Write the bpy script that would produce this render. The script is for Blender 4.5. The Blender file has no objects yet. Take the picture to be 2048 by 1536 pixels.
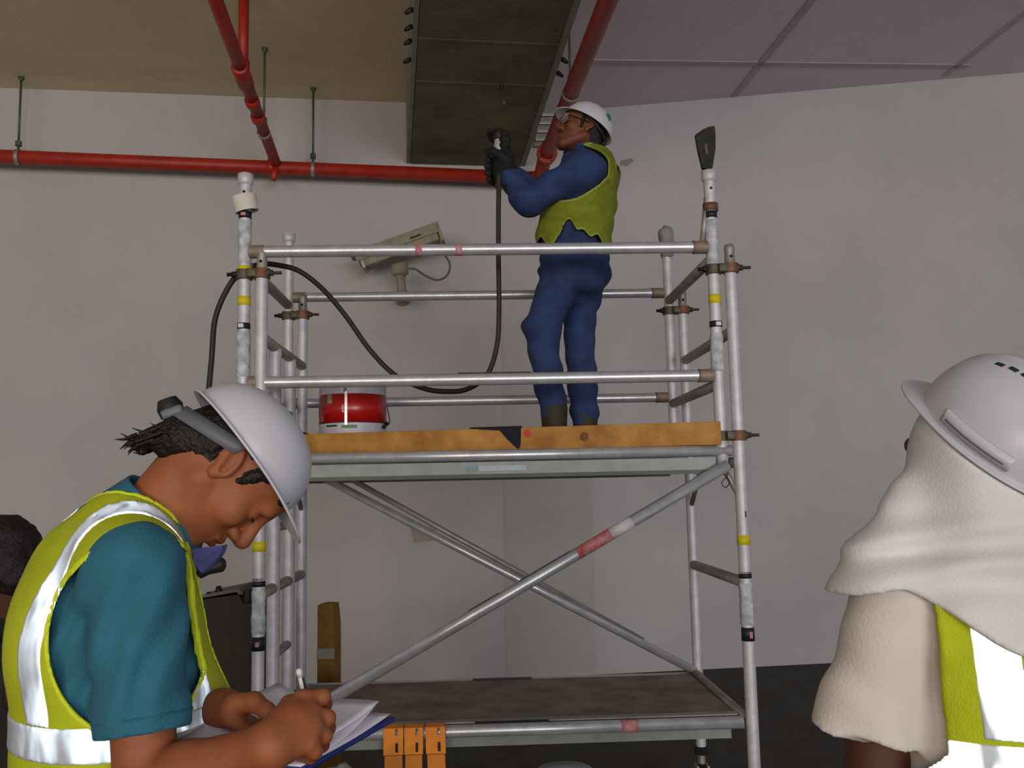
import bpy, bmesh, math, random
import numpy as np
from mathutils import Vector, Matrix
random.seed(7); np.random.seed(7)
SC = bpy.context.scene
COL = SC.collection

# ------------------------------------------------------------------ camera
FPX, PITCH, ROLL = 1833.1, 0.1132, 0.0209
CAMP = np.array([0.0, 0.0, 1.55])
_f = np.array([0, math.cos(PITCH), math.sin(PITCH)])
_r0 = np.array([1.0, 0, 0]); _u0 = np.array([0, -math.sin(PITCH), math.cos(PITCH)])
_u = _u0*math.cos(ROLL) + _r0*math.sin(ROLL)
_r = _r0*math.cos(ROLL) - _u0*math.sin(ROLL)
cd = bpy.data.cameras.new('camera'); cam = bpy.data.objects.new('camera', cd); COL.objects.link(cam)
cd.sensor_width = 36.0; cd.lens = FPX/2048*36.0; cd.clip_start = 0.02; cd.clip_end = 100
M = Matrix(((_r[0], _u[0], -_f[0], CAMP[0]), (_r[1], _u[1], -_f[1], CAMP[1]), (_r[2], _u[2], -_f[2], CAMP[2]), (0, 0, 0, 1)))
cam.matrix_world = M
SC.camera = cam

# ------------------------------------------------------------------ light and exposure
SC.view_settings.view_transform = 'Standard'; SC.view_settings.look = 'None'
SC.view_settings.gamma = 1.0; SC.view_settings.use_curve_mapping = False
SC.view_settings.exposure = 0.0
W = bpy.data.worlds.new('world'); SC.world = W; W.use_nodes = True
W.node_tree.nodes['Background'].inputs[0].default_value = (0.9, 0.93, 1.0, 1)
W.node_tree.nodes['Background'].inputs[1].default_value = 0.29
def area(name, loc, target, sx, sy, power, col):
    l = bpy.data.lights.new(name, 'AREA'); l.shape = 'RECTANGLE'; l.size = sx; l.size_y = sy
    l.energy = power; l.color = col
    o = bpy.data.objects.new(name, l); COL.objects.link(o); o.location = loc
    o.rotation_euler = (Vector(target)-Vector(loc)).to_track_quat('-Z', 'Y').to_euler()
    return o
# added fill lights behind the photographer: warm left, cooler right, a weak one overhead
area('fill_light_warm', (-5.0, -13.0, 2.2), (-2.4, 7.5, 3.2), 8.0, 4.2, 760, (1.0, 0.84, 0.71))
area('fill_light_cool', (5.2, -13.0, 2.2), (3.6, 7.8, 3.2), 8.0, 4.2, 1060, (0.93, 0.95, 1.0))
area('overhead_fill_light', (0.6, -1.2, 4.6), (0.6, 1.2, 0), 3.0, 0.4, 14, (0.97, 0.97, 1.0))
# the phone's small flash beside the lens
fl = bpy.data.lights.new('phone_flash', 'POINT'); fl.energy = 1.7; fl.color = (0.92, 0.97, 1.0); fl.shadow_soft_size = 0.012
flo = bpy.data.objects.new('phone_flash', fl); COL.objects.link(flo); flo.location = (0.02, 0.0, 1.575)

# ------------------------------------------------------------------ helpers
V = lambda *a: np.array(a, dtype=float)
def nrm(v): v = np.asarray(v, float); return v/np.linalg.norm(v)
def ray(px, py): return _f + (px-1024)/FPX*_r - (py-768)/FPX*_u
def at(px, py, y):            # point of the place seen at a pixel, at a known distance y from the lens
    d = ray(px, py); return CAMP + d*(y/d[1])
def atz(px, py, z):
    d = ray(px, py); return CAMP + d*((z-CAMP[2])/d[2])
def onplane(px, py, p0, n):
    d = ray(px, py); return CAMP + d*(np.dot(p0-CAMP, n)/np.dot(d, n))
def lin(c):
    return tuple(((x/255)/12.92 if x/255 <= 0.04045 else ((x/255+0.055)/1.055)**2.4) for x in c)

MATS = {}
def mat(name, rgb, rough=0.6, metal=0.0, var=0.12, scale=6.0, bump=0.0, bscale=80.0, rgb2=None, spec=0.4, alpha=None, trans=0.0, stops=None, coat=0.0):
    if name in MATS: return MATS[name]
    m = bpy.data.materials.new(name); m.use_nodes = True; nt = m.node_tree; N = nt.nodes
    b = N['Principled BSDF']; b.inputs['Roughness'].default_value = rough; b.inputs['Metallic'].default_value = metal
    b.inputs['Specular IOR Level'].default_value = spec
    b.inputs['Coat Weight'].default_value = coat
    if trans: b.inputs['Transmission Weight'].default_value = trans
    c1 = lin(rgb); c2 = lin(rgb2) if rgb2 else tuple(x*(1-var) for x in c1)
    tc = N.new('ShaderNodeTexCoord'); nz = N.new('ShaderNodeTexNoise'); nz.inputs['Scale'].default_value = scale
    nz.inputs['Detail'].default_value = 6; nz.inputs['Roughness'].default_value = 0.6
    nt.links.new(tc.outputs['Object'], nz.inputs['Vector'])
    cr = N.new('ShaderNodeValToRGB'); s = stops or (0.35, 0.65)
    cr.color_ramp.elements[0].position = s[0]; cr.color_ramp.elements[1].position = s[1]
    cr.color_ramp.elements[0].color = (*c1, 1); cr.color_ramp.elements[1].color = (*c2, 1)
    nt.links.new(nz.outputs['Fac'], cr.inputs['Fac']); nt.links.new(cr.outputs['Color'], b.inputs['Base Color'])
    if bump:
        n2 = N.new('ShaderNodeTexNoise'); n2.inputs['Scale'].default_value = bscale; n2.inputs['Detail'].default_value = 4
        nt.links.new(tc.outputs['Object'], n2.inputs['Vector'])
        bp = N.new('ShaderNodeBump'); bp.inputs['Strength'].default_value = bump; bp.inputs['Distance'].default_value = 0.01
        nt.links.new(n2.outputs['Fac'], bp.inputs['Height']); nt.links.new(bp.outputs['Normal'], b.inputs['Normal'])
    MATS[name] = m; return m

def retro_mat():
    # retroreflective tape: light goes back towards where it came from (bead film), with a crinkled clear cover
    m = bpy.data.materials.new('retroreflective_tape'); m.use_nodes = True; nt = m.node_tree; N = nt.nodes
    out = N['Material Output']; b = N['Principled BSDF']
    b.inputs['Base Color'].default_value = (*lin((168, 168, 172)), 1); b.inputs['Roughness'].default_value = 0.45
    geo = N.new('ShaderNodeNewGeometry'); tc = N.new('ShaderNodeTexCoord')
    nz = N.new('ShaderNodeTexNoise'); nz.inputs['Scale'].default_value = 16; nz.inputs['Detail'].default_value = 2
    mp = N.new('ShaderNodeMapping'); mp.inputs['Scale'].default_value = (1.6, 1.6, 0.5)
    nt.links.new(tc.outputs['Object'], mp.inputs['Vector']); nt.links.new(mp.outputs['Vector'], nz.inputs['Vector'])
    sub = N.new('ShaderNodeVectorMath'); sub.operation = 'SUBTRACT'; sub.inputs[1].default_value = (0.5, 0.5, 0.5)
    nt.links.new(nz.outputs['Color'], sub.inputs[0])
    sc = N.new('ShaderNodeVectorMath'); sc.operation = 'SCALE'; sc.inputs['Scale'].default_value = 0.38
    nt.links.new(sub.outputs[0], sc.inputs[0])
    ad = N.new('ShaderNodeVectorMath'); nt.links.new(geo.outputs['Incoming'], ad.inputs[0]); nt.links.new(sc.outputs[0], ad.inputs[1])
    no = N.new('ShaderNodeVectorMath'); no.operation = 'NORMALIZE'; nt.links.new(ad.outputs[0], no.inputs[0])
    g = N.new('ShaderNodeBsdfGlossy'); g.inputs['Roughness'].default_value = 0.27; g.inputs['Color'].default_value = (0.82, 0.95, 1, 1)
    nt.links.new(no.outputs[0], g.inputs['Normal'])
    # the return falls off as the tape is seen more edge-on, and is patchy where the cover is crinkled
    dt = N.new('ShaderNodeVectorMath'); dt.operation = 'DOT_PRODUCT'
    nt.links.new(geo.outputs['Normal'], dt.inputs[0]); nt.links.new(geo.outputs['Incoming'], dt.inputs[1])
    pw_ = N.new('ShaderNodeMath'); pw_.operation = 'POWER'; pw_.inputs[1].default_value = 3.0; nt.links.new(dt.outputs['Value'], pw_.inputs[0])
    n3 = N.new('ShaderNodeTexNoise'); n3.inputs['Scale'].default_value = 22; n3.inputs['Detail'].default_value = 1
    nt.links.new(mp.outputs['Vector'], n3.inputs['Vector'])
    mr = N.new('ShaderNodeMapRange'); mr.inputs[1].default_value = 0.36; mr.inputs[2].default_value = 0.56; mr.inputs[3].default_value = 0.12; mr.inputs[4].default_value = 1.0
    nt.links.new(n3.outputs['Fac'], mr.inputs[0])
    ml = N.new('ShaderNodeMath'); ml.operation = 'MULTIPLY'; nt.links.new(pw_.outputs[0], ml.inputs[0]); nt.links.new(mr.outputs[0], ml.inputs[1])
    mx = N.new('ShaderNodeMixShader'); nt.links.new(ml.outputs[0], mx.inputs[0])
    nt.links.new(b.outputs[0], mx.inputs[1]); nt.links.new(g.outputs[0], mx.inputs[2]); nt.links.new(mx.outputs[0], out.inputs['Surface'])
    return m

def root_of(o):
    while o.parent: o = o.parent
    return o
def thing(name, label, cat, loc=(0, 0, 0), group=None):
    o = bpy.data.objects.new(name, None); COL.objects.link(o); o.location = Vector([float(x) for x in loc])
    o.empty_display_size = 0.1; tag(o, label, cat, group); return o
def tag(o, label, cat, group=None):
    o['label'] = label; o['category'] = cat
    if group: o['group'] = group
    return o
def obj(name, geo, m, parent=None, smooth=True, label=None, kind=None, sharp=None):
    """geo: bmesh or (verts, faces) in world space; linked as one mesh object."""
    me = bpy.data.meshes.new(name)
    if isinstance(geo, tuple):
        v = np.asarray(geo[0], dtype=np.float32); f = geo[1]
        if isinstance(f, np.ndarray):
            me.vertices.add(len(v)); me.vertices.foreach_set('co', v.ravel())
            k = f.shape[1]; me.loops.add(f.size); me.loops.foreach_set('vertex_index', f.ravel().astype(np.int32))
            me.polygons.add(len(f)); me.polygons.foreach_set('loop_start', np.arange(0, f.size, k, dtype=np.int32))
            me.update(calc_edges=True); me.validate()
        else: me.from_pydata([tuple(map(float, p)) for p in v], [], f)
    else:
        bmesh.ops.recalc_face_normals(geo, faces=geo.faces)
        geo.to_mesh(me); geo.free()
    co = np.empty(len(me.vertices)*3, np.float32); me.vertices.foreach_get('co', co); co = co.reshape(-1, 3)
    if parent: org = np.array(root_of(parent).location)
    else: org = np.array([(co[:, 0].min()+co[:, 0].max())/2, (co[:, 1].min()+co[:, 1].max())/2, co[:, 2].min()])
    co = co-org.astype(np.float32); me.vertices.foreach_set('co', co.ravel()); me.update()
    if smooth:
        me.polygons.foreach_set('use_smooth', np.ones(len(me.polygons), bool))
        if sharp: me.set_sharp_from_angle(angle=math.radians(sharp))
    me.materials.append(m)
    o = bpy.data.objects.new(name, me); COL.objects.link(o)
    if parent: o.parent = parent
    else: o.location = Vector([float(x) for x in org])
    if label: o['label'] = label
    if kind: o['kind'] = kind
    return o
def basis(d):
    d = nrm(d); a = V(0, 0, 1) if abs(d[2]) < 0.9 else V(1, 0, 0)
    x = nrm(np.cross(a, d)); y = np.cross(d, x); return x, y, d
def add_tube(bm, pts, rad, n=16, cap=True, ref=None):
    """swept round tube through pts (rad number or list)"""
    pts = [np.asarray(p, float) for p in pts]; k = len(pts)
    rad = [rad]*k if np.isscalar(rad) else rad
    rings = []; X = None
    for i in range(k):
        d = nrm((pts[min(i+1, k-1)]-pts[max(i-1, 0)]))
        if X is None: X = basis(d)[0]
        X = nrm(X-d*np.dot(X, d)); Y = np.cross(d, X)
        rings.append([bm.verts.new(pts[i]+rad[i]*(X*math.cos(2*math.pi*j/n)+Y*math.sin(2*math.pi*j/n))) for j in range(n)])
    for i in range(k-1):
        for j in range(n):
            bm.faces.new((rings[i][j], rings[i][(j+1) % n], rings[i+1][(j+1) % n], rings[i+1][j]))
    if cap: bm.faces.new(rings[0][::-1]); bm.faces.new(rings[-1])
    return bm
def tube(pts, rad, n=16, cap=True): return add_tube(bmesh.new(), pts, rad, n, cap)
def add_pipe(bm, a, b, ro, ri, n=20):
    """hollow straight pipe"""
    a = np.asarray(a, float); b = np.asarray(b, float); x, y, d = basis(b-a)
    R = []
    for p, r in ((a, ro), (b, ro), (b, ri), (a, ri)):
        R.append([bm.verts.new(p+r*(x*math.cos(2*math.pi*j/n)+y*math.sin(2*math.pi*j/n))) for j in range(n)])
    for i in range(4):
        for j in range(n): bm.faces.new((R[i][j], R[i][(j+1) % n], R[(i+1) % 4][(j+1) % n], R[(i+1) % 4][j]))
    return bm
def pipe(a, b, ro=0.0254, ri=0.0215, n=20): return add_pipe(bmesh.new(), a, b, ro, ri, n)
def add_box(bm, c, ax, half, bev=0.0):
    """box at c, axes ax (3 rows), half sizes"""
    b2 = bmesh.new(); bmesh.ops.create_cube(b2, size=2.0)
    for v in b2.verts: v.co = Vector((v.co.x*half[0], v.co.y*half[1], v.co.z*half[2]))
    if bev: bmesh.ops.bevel(b2, geom=list(b2.edges), offset=bev, segments=2, affect='EDGES', profile=0.5)
    ax = [np.asarray(a, float) for a in ax]; mp = {}
    for v in b2.verts: mp[v] = bm.verts.new(np.asarray(c, float)+ax[0]*v.co.x+ax[1]*v.co.y+ax[2]*v.co.z)
    for f in b2.faces: bm.faces.new([mp[v] for v in f.verts])
    b2.free(); return bm
def box(c, half, ax=None, bev=0.0): return add_box(bmesh.new(), c, ax if ax is not None else np.eye(3), half, bev)
def add_prism(bm, poly, off):
    """closed polygon of points thickened by vector off"""
    off = np.asarray(off, float)
    a = [bm.verts.new(np.asarray(p, float)) for p in poly]; b = [bm.verts.new(np.asarray(p, float)+off) for p in poly]; n = len(a)
    bm.faces.new(a); bm.faces.new(b[::-1])
    for i in range(n): bm.faces.new((a[i], b[i], b[(i+1) % n], a[(i+1) % n]))
    return bm
def prism(poly, off): return add_prism(bmesh.new(), poly, off)
def add_lathe(bm, base, axis, prof, n=32, closed=False):
    """profile [(r,h)] about axis from base"""
    x, y, d = basis(axis); R = []
    for r, h in prof: R.append([bm.verts.new(np.asarray(base)+d*h+max(r, 1e-4)*(x*math.cos(2*math.pi*j/n)+y*math.sin(2*math.pi*j/n))) for j in range(n)])
    m = len(R)
    for i in range(m if closed else m-1):
        for j in range(n): bm.faces.new((R[i][j], R[i][(j+1) % n], R[(i+1) % m][(j+1) % n], R[(i+1) % m][j]))
    return bm
def lathe(base, axis, prof, n=32, closed=False): return add_lathe(bmesh.new(), base, axis, prof, n, closed)
def spline(pts, n=40):
    P = [np.asarray(p, float) for p in pts]; P = [2*P[0]-P[1]]+P+[2*P[-1]-P[-2]]; out = []
    segs = len(P)-3; per = max(2, n//segs)
    for i in range(segs):
        for t in np.linspace(0, 1, per, endpoint=False):
            a, b, c, d = P[i:i+4]
            out.append(0.5*((2*b)+(-a+c)*t+(2*a-5*b+4*c-d)*t*t+(-a+3*b-3*c+d)*t**3))
    out.append(P[-2]); return out

# ------------------------------------------------------------------ distance-field modelling for bodies and cloth
def smin(a, b, k):
    if k <= 0: return np.minimum(a, b)
    h = np.clip(0.5+0.5*(b-a)/k, 0, 1); return b+(a-b)*h-k*h*(1-h)
def smax(a, b, k): return -smin(-a, -b, k)
def d_cap(p, a, b, ra, rb):
    a = np.asarray(a, float); b = np.asarray(b, float); ba = b-a
    h = np.clip(((p-a)@ba)/max(ba@ba, 1e-9), 0, 1)
    return np.linalg.norm(p-a-h[:, None]*ba, axis=1)-(ra+(rb-ra)*h)
def d_ell(p, c, r, R=None):
    q = p-np.asarray(c, float)
    if R is not None: q = q@np.asarray(R, float).T
    r = np.asarray(r, float)
    k0 = np.linalg.norm(q/r, axis=1); k1 = np.linalg.norm(q/(r*r), axis=1)
    return k0*(k0-1)/np.maximum(k1, 1e-6)
def d_box(p, c, h, R=None, rnd=0.0):
    q = p-np.asarray(c, float)
    if R is not None: q = q@np.asarray(R, float).T
    q = np.abs(q)-(np.asarray(h, float)-rnd)
    return np.linalg.norm(np.maximum(q, 0), axis=1)+np.minimum(q.max(axis=1), 0)-rnd
def field(prims):
    """prims: (type, args..., k); 'cap' a b ra rb k | 'ell' c r R k | 'cut' shapes remove"""
    def F(p):
        d = None
        for pr in prims:
            t = pr[0]
            if t == 'cap': e = d_cap(p, *pr[1:5]); k = pr[5]
            elif t == 'ell': e = d_ell(p, pr[1], pr[2], pr[3]); k = pr[4]
            elif t == 'box': e = d_box(p, pr[1], pr[2], pr[3], pr[4]); k = pr[5]
            elif t == 'cutell': d = smax(d, -d_ell(p, pr[1], pr[2], pr[3]), pr[4]); continue
            elif t == 'cutcap': d = smax(d, -d_cap(p, *pr[1:5]), pr[5]); continue
            d = e if d is None else smin(d, e, k)
        return d
    return F
_G = np.random.RandomState(3).rand(32, 32, 32)
def vnoise(p):
    i = np.floor(p).astype(int); f = p-i; f = f*f*(3-2*f); i &= 31; j = (i+1) & 31
    def g(a, b, c): return _G[a, b, c]
    x0, y0, z0 = i.T; x1, y1, z1 = j.T; fx, fy, fz = f.T
    c00 = g(x0, y0, z0)*(1-fx)+g(x1, y0, z0)*fx; c10 = g(x0, y1, z0)*(1-fx)+g(x1, y1, z0)*fx
    c01 = g(x0, y0, z1)*(1-fx)+g(x1, y0, z1)*fx; c11 = g(x0, y1, z1)*(1-fx)+g(x1, y1, z1)*fx
    return (c00*(1-fy)+c10*fy)*(1-fz)+(c01*(1-fy)+c11*fy)*fz-0.5
def folds(p, d, wav, amp, warp=1.5, s=6.0):
    """wavy cloth folds running across direction d"""
    d = nrm(d); n = vnoise(p*s)*warp*2+vnoise(p*s*2.3+7)*warp*0.6
    w = np.sin((p@d)/wav*2*math.pi+n*2.2)
    return amp*(w*0.6+vnoise(p*s*1.5+3)*1.6)
def surf(F, lo, hi, h):
    """surface nets on a grid of step h, block-sparse; returns (verts, quads)"""
    lo = np.asarray(lo, float); hi = np.asarray(hi, float); B = 8
    nb = np.maximum(1, np.ceil((hi-lo)/(h*B)).astype(int)); n = nb*B
    ax = [lo[i]+h*(np.arange(nb[i])*B+(B-1)/2) for i in range(3)]
    C = np.stack(np.meshgrid(*ax, indexing='ij'), -1).reshape(-1, 3)
    fc = F(C); G = np.repeat(np.repeat(np.repeat(fc.reshape(nb), B, 0), B, 1), B, 2)
    act = np.where(np.abs(fc) < h*B*1.6)[0]
    o = np.stack(np.meshgrid(*[np.arange(B)]*3, indexing='ij'), -1).reshape(-1, 3)
    bi = np.stack(np.unravel_index(act, nb), -1)
    for s in range(0, len(act), 600):
        I = (bi[s:s+600, None, :]*B+o[None]).reshape(-1, 3)
        G[I[:, 0], I[:, 1], I[:, 2]] = F(lo+h*I)
    G = np.where(np.abs(G) < 1e-7, 1e-7, G); ins = G < 0
    c = np.zeros(n-1, int)
    offs = [(a, b, d) for a in (0, 1) for b in (0, 1) for d in (0, 1)]
    sl = lambda a, s: slice(a, s-1+a)
    for a, b, d in offs: c += ins[sl(a, n[0]), sl(b, n[1]), sl(d, n[2])]
    cells = np.argwhere((c > 0) & (c < 8))
    idx = -np.ones(n-1, int); idx[tuple(cells.T)] = np.arange(len(cells))
    acc = np.zeros((len(cells), 3)); cnt = np.zeros(len(cells))
    for i in range(8):
        for j in range(i+1, 8):
            a = np.array(offs[i]); b = np.array(offs[j])
            if np.abs(a-b).sum() != 1: continue
            ga = G[tuple((cells+a).T)]; gb = G[tuple((cells+b).T)]; x = (ga < 0) != (gb < 0)
            t = ga[x]/(ga[x]-gb[x]); acc[x] += a+t[:, None]*(b-a); cnt[x] += 1
    vs = lo+h*(cells+acc/np.maximum(cnt, 1)[:, None])
    quads = []
    for axis in range(3):
        u, v = (axis+1) % 3, (axis+2) % 3
        s0 = [slice(None)]*3; s1 = [slice(None)]*3; s0[axis] = slice(0, -1); s1[axis] = slice(1, None)
        A = ins[tuple(s0)]; Bq = ins[tuple(s1)]
        E = np.argwhere(A != Bq)
        ok = (E[:, u] > 0) & (E[:, v] > 0) & (E[:, u] < n[u]-1) & (E[:, v] < n[v]-1); E = E[ok]
        du = np.zeros(3, int); dv = np.zeros(3, int); du[u] = 1; dv[v] = 1
        q = np.stack([idx[tuple((E-du-dv).T)], idx[tuple((E-dv).T)], idx[tuple(E.T)], idx[tuple((E-du).T)]], 1)
        flip = ~A[tuple(E.T)]; q[flip] = q[flip][:, ::-1]; quads.append(q)
    return vs, np.concatenate(quads)
def blob(name, F, lo, hi, h, m, parent=None, label=None):
    return obj(name, surf(F, lo, hi, h), m, parent, label=label)

# ------------------------------------------------------------------ materials
M_WALL = mat('wall_paint', (187, 181, 178), 0.85, var=0.11, scale=0.8, bump=0.15, bscale=60)
M_CEIL = mat('ceiling_paint', (226, 210, 172), 0.9, var=0.12, scale=1.2, bump=0.2, bscale=50)
M_CEIL2 = mat('ramp_soffit_paint', (220, 204, 208), 0.9, var=0.10, scale=1.0, bump=0.2, bscale=50)
M_CONC = mat('raw_concrete', (112, 112, 78), 0.9, var=0.35, scale=2.5, bump=0.4, bscale=40)
M_BSIDE = mat('beam_side_paint', (150, 144, 132), 0.9, var=0.2, scale=4)
M_FLOOR = mat('dusty_dark_floor', (66, 66, 60), 0.8, rgb2=(54, 48, 40), scale=2.2, bump=0.3, bscale=30)
M_RED = mat('red_pipe_paint', (172, 38, 14), 0.5, var=0.25, scale=9, spec=0.5)
M_ALU = mat('worn_aluminium', (208, 208, 210), 0.33, 0.55, var=0.2, scale=14, bump=0.05, bscale=120)
M_ALUW = mat('paint_splashed_aluminium', (206, 202, 204), 0.5, 0.25, var=0.22, scale=16, bump=0.1, bscale=60)
M_ALUD = mat('dull_aluminium', (164, 158, 148), 0.5, 0.5, var=0.3, scale=10)
M_CAST = mat('cast_clamp_metal', (98, 90, 72), 0.55, 0.5, var=0.4, scale=25)
M_RUST = mat('rusty_clamp', (132, 92, 66), 0.6, 0.3, var=0.4, scale=30)
M_BLK = mat('black_rubber', (22, 23, 22), 0.6, var=0.3)
M_WRAP = mat('plaster_splashed_wrap', (204, 204, 204), 0.8, rgb2=(150, 156, 158), scale=26, bump=0.6, bscale=40)
M_YEL = mat('yellow_tape', (216, 198, 24), 0.6, var=0.2, scale=30)
M_LABEL = mat('black_label', (26, 34, 36), 0.5)
M_WLABEL = mat('white_label', (212, 208, 206), 0.6, var=0.1)
M_RLABEL = mat('red_label', (196, 84, 88), 0.6, rgb2=(190, 150, 150), scale=40)
M_WOOD = mat('toe_board_wood', (190, 138, 62), 0.7, rgb2=(150, 98, 36), scale=7, bump=0.15)
M_PLY = mat('stained_deck_ply', (150, 142, 126), 0.85, rgb2=(124, 98, 86), scale=5, bump=0.3)
M_CHAN = mat('deck_channel_metal', (128, 132, 126), 0.5, 0.4, var=0.2, scale=10)
M_DGREEN = mat('dark_channel', (72, 78, 70), 0.5, 0.4)
M_SKINL = mat('tanned_skin', (150, 86, 50), 0.6, rgb2=(136, 74, 42), scale=14, bump=0.08, bscale=220)
M_SKINU = mat('brown_skin', (112, 64, 34), 0.6, rgb2=(96, 52, 28), scale=14)
M_SKINR = mat('dark_brown_skin', (88, 50, 38), 0.6, var=0.2)
M_HAIR = mat('dark_hair', (24, 15, 9), 0.55, var=0.4, scale=60, bump=0.5, bscale=160)
M_HAIRF = mat('black_brown_hair', (30, 18, 17), 0.6, var=0.4, scale=60, bump=0.5, bscale=160)
M_HELM = mat('white_helmet_shell', (190, 187, 192), 0.35, var=0.03, scale=5, spec=0.5)
M_HELMIN = mat('helmet_lining', (168, 160, 146), 0.7)
M_TEAL = mat('teal_polo_cotton', (44, 104, 122), 0.9, var=0.14, scale=20, bump=0.25, bscale=260)
M_TEALD = mat('teal_collar_cotton', (44, 102, 120), 0.9, var=0.14, scale=20)
M_COLLAR_TINT = mat('light_tinted_collar_cotton', (74, 74, 122), 0.9, var=0.15, scale=20)  # teal collar cotton with its violet light tint put into the colour
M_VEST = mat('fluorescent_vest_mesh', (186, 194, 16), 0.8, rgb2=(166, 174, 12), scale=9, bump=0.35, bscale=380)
M_VEST2 = mat('dimmed_vest_mesh', (126, 134, 24), 0.85, rgb2=(104, 112, 16), scale=12, bump=0.3, bscale=200)  # vest yellow darkened to carry the weaker light on the tower
M_BIND = mat('vest_binding', (206, 214, 40), 0.7, var=0.06)
M_COVER = mat('blue_coverall_cotton', (44, 62, 104), 0.9, rgb2=(34, 46, 80), scale=9, bump=0.3, bscale=120)  # blue lowered in the colour for the dimmer light on the worker
M_SPLASH = mat('dried_plaster_splash', (140, 132, 110), 0.9)
M_GLOVE = mat('black_work_glove', (20, 20, 18), 0.75, var=0.3)
M_BOOT = mat('brown_boot_leather', (52, 46, 26), 0.7, var=0.3)
M_CREAM = mat('cream_shirt_cotton', (206, 196, 186), 0.9, var=0.06, scale=9, bump=0.15, bscale=200)
M_SHAWL = mat('white_neck_cloth', (212, 208, 202), 0.92, var=0.05, scale=8, bump=0.15, bscale=240)
M_TROU = mat('dark_trousers', (46, 46, 52), 0.9, var=0.2)
M_DARKJ = mat('dark_brown_jacket', (44, 36, 28), 0.9, rgb2=(30, 26, 24), scale=9)
M_PAPER = mat('white_paper', (232, 226, 236), 0.85, var=0.04, scale=9)
M_BLUE = mat('blue_clipboard_plastic', (20, 44, 120), 0.45)
M_ORANGE = mat('orange_webbing', (244, 150, 46), 0.7, rgb2=(226, 124, 36), scale=12, bump=0.15)
M_CARD = mat('brown_cardboard', (150, 104, 44), 0.85, rgb2=(120, 82, 34), scale=8)
M_TAPE = mat('packing_tape', (160, 150, 128), 0.5)
M_CANR = mat('red_can_print', (172, 20, 16), 0.3, var=0.15, scale=12, spec=0.6)
M_CANW = mat('white_can_print', (186, 184, 190), 0.35, var=0.15, scale=20)
M_GLASS = mat('clear_lens', (210, 205, 195), 0.08, trans=0.85)
M_GREEN = mat('green_emblem', (16, 120, 88), 0.5)
M_CCTV = mat('dusty_beige_metal', (150, 144, 124), 0.6, rgb2=(134, 126, 104), scale=12)
M_HOSE = mat('dark_rubber_hose', (42, 38, 26), 0.6, var=0.3, scale=30)
M_GALV = mat('greenish_threaded_rod', (86, 104, 84), 0.5, 0.4, var=0.3, scale=40)
M_GREY = mat('grey_plastic', (100, 102, 104), 0.5)
M_CASE = mat('dark_brown_case', (50, 38, 22), 0.7, rgb2=(36, 30, 20), scale=5)
M_LID = mat('grey_green_lid', (92, 92, 78), 0.6)
M_BAG = mat('grey_plastic_sheet', (136, 134, 130), 0.6, var=0.2, scale=9)
M_RETRO = retro_mat()
#==STRUCTURE==
# ------------------------------------------------------------------ the setting
def struct(name, geo, m, **k):
    o = obj(name, geo, m, **k); o['kind'] = 'structure'; return o
SL = 0.138; TH = math.atan(SL)
EW = V(math.cos(TH), math.sin(TH), 0); NW = V(math.sin(TH), -math.cos(TH), 0)   # along the wall; out of the wall towards the hall
W0 = V(0, 7.735, 0)
UP = V(0, 0, 1)
def wallpt(s, z, out=0.0): return W0+EW*s+NW*out+UP*z
def onwall(px, py, out=0.0): return onplane(px, py, W0+NW*out, NW)
HC = 4.89
struct('floor', box((0, 3.5, -0.05), (9, 9, 0.05)), M_FLOOR, smooth=False)
struct('wall_back', prism([wallpt(-8, -0.02), wallpt(9, -0.02), wallpt(9, 6.4), wallpt(-8, 6.4)], -NW*0.2), M_WALL, smooth=False)
# concrete beam running out of the wall overhead
bl = onwall(821, 328); ZB = bl[2]
b2 = atz(841, 0, ZB); bdir = nrm((b2-bl)*V(1, 1, 0))
br = onwall(1038, 330); br = br*V(1, 1, 0)+UP*ZB
b3 = atz(1146, 0, ZB); bdir2 = nrm((b3-br)*V(1, 1, 0))
BL = 9.0
bdm = nrm(bdir+bdir2)
struct('ceiling', prism([wallpt(-8, HC, -0.1), bl*V(1, 1, 0)+UP*HC-bdm*0.1, bl*V(1, 1, 0)+UP*HC+bdir*BL, wallpt(-8, HC)+bdir*BL], UP*0.15), M_CEIL, smooth=False)
cr1 = onwall(1220, 215); cr2 = onwall(2048, 145)
kz = (cr2[2]-cr1[2])/np.dot(cr2-cr1, EW)
def cright(s, out=0.0): return wallpt(s, cr1[2]+kz*(s-np.dot(cr1-W0, EW)), out)
sr = np.dot(br-W0, EW)
rp = [cright(sr-0.02, -0.1), cright(9, -0.1), cright(9, -0.1)+bdir2*BL, cright(sr-0.02, -0.1)+bdir2*BL]
struct('ceiling_ramp', prism(rp, UP*0.15), M_CEIL2, smooth=False)
cn = nrm(np.cross(rp[1]-rp[0], rp[3]-rp[0])); cn = cn if cn[2] > 0 else -cn
beam = struct('trim_1', prism([bl-bdm*0.1, br-bdm*0.1, br+bdir2*BL, bl+bdir*BL], UP*(HC-ZB+0.1)), M_CONC, smooth=False)
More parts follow.
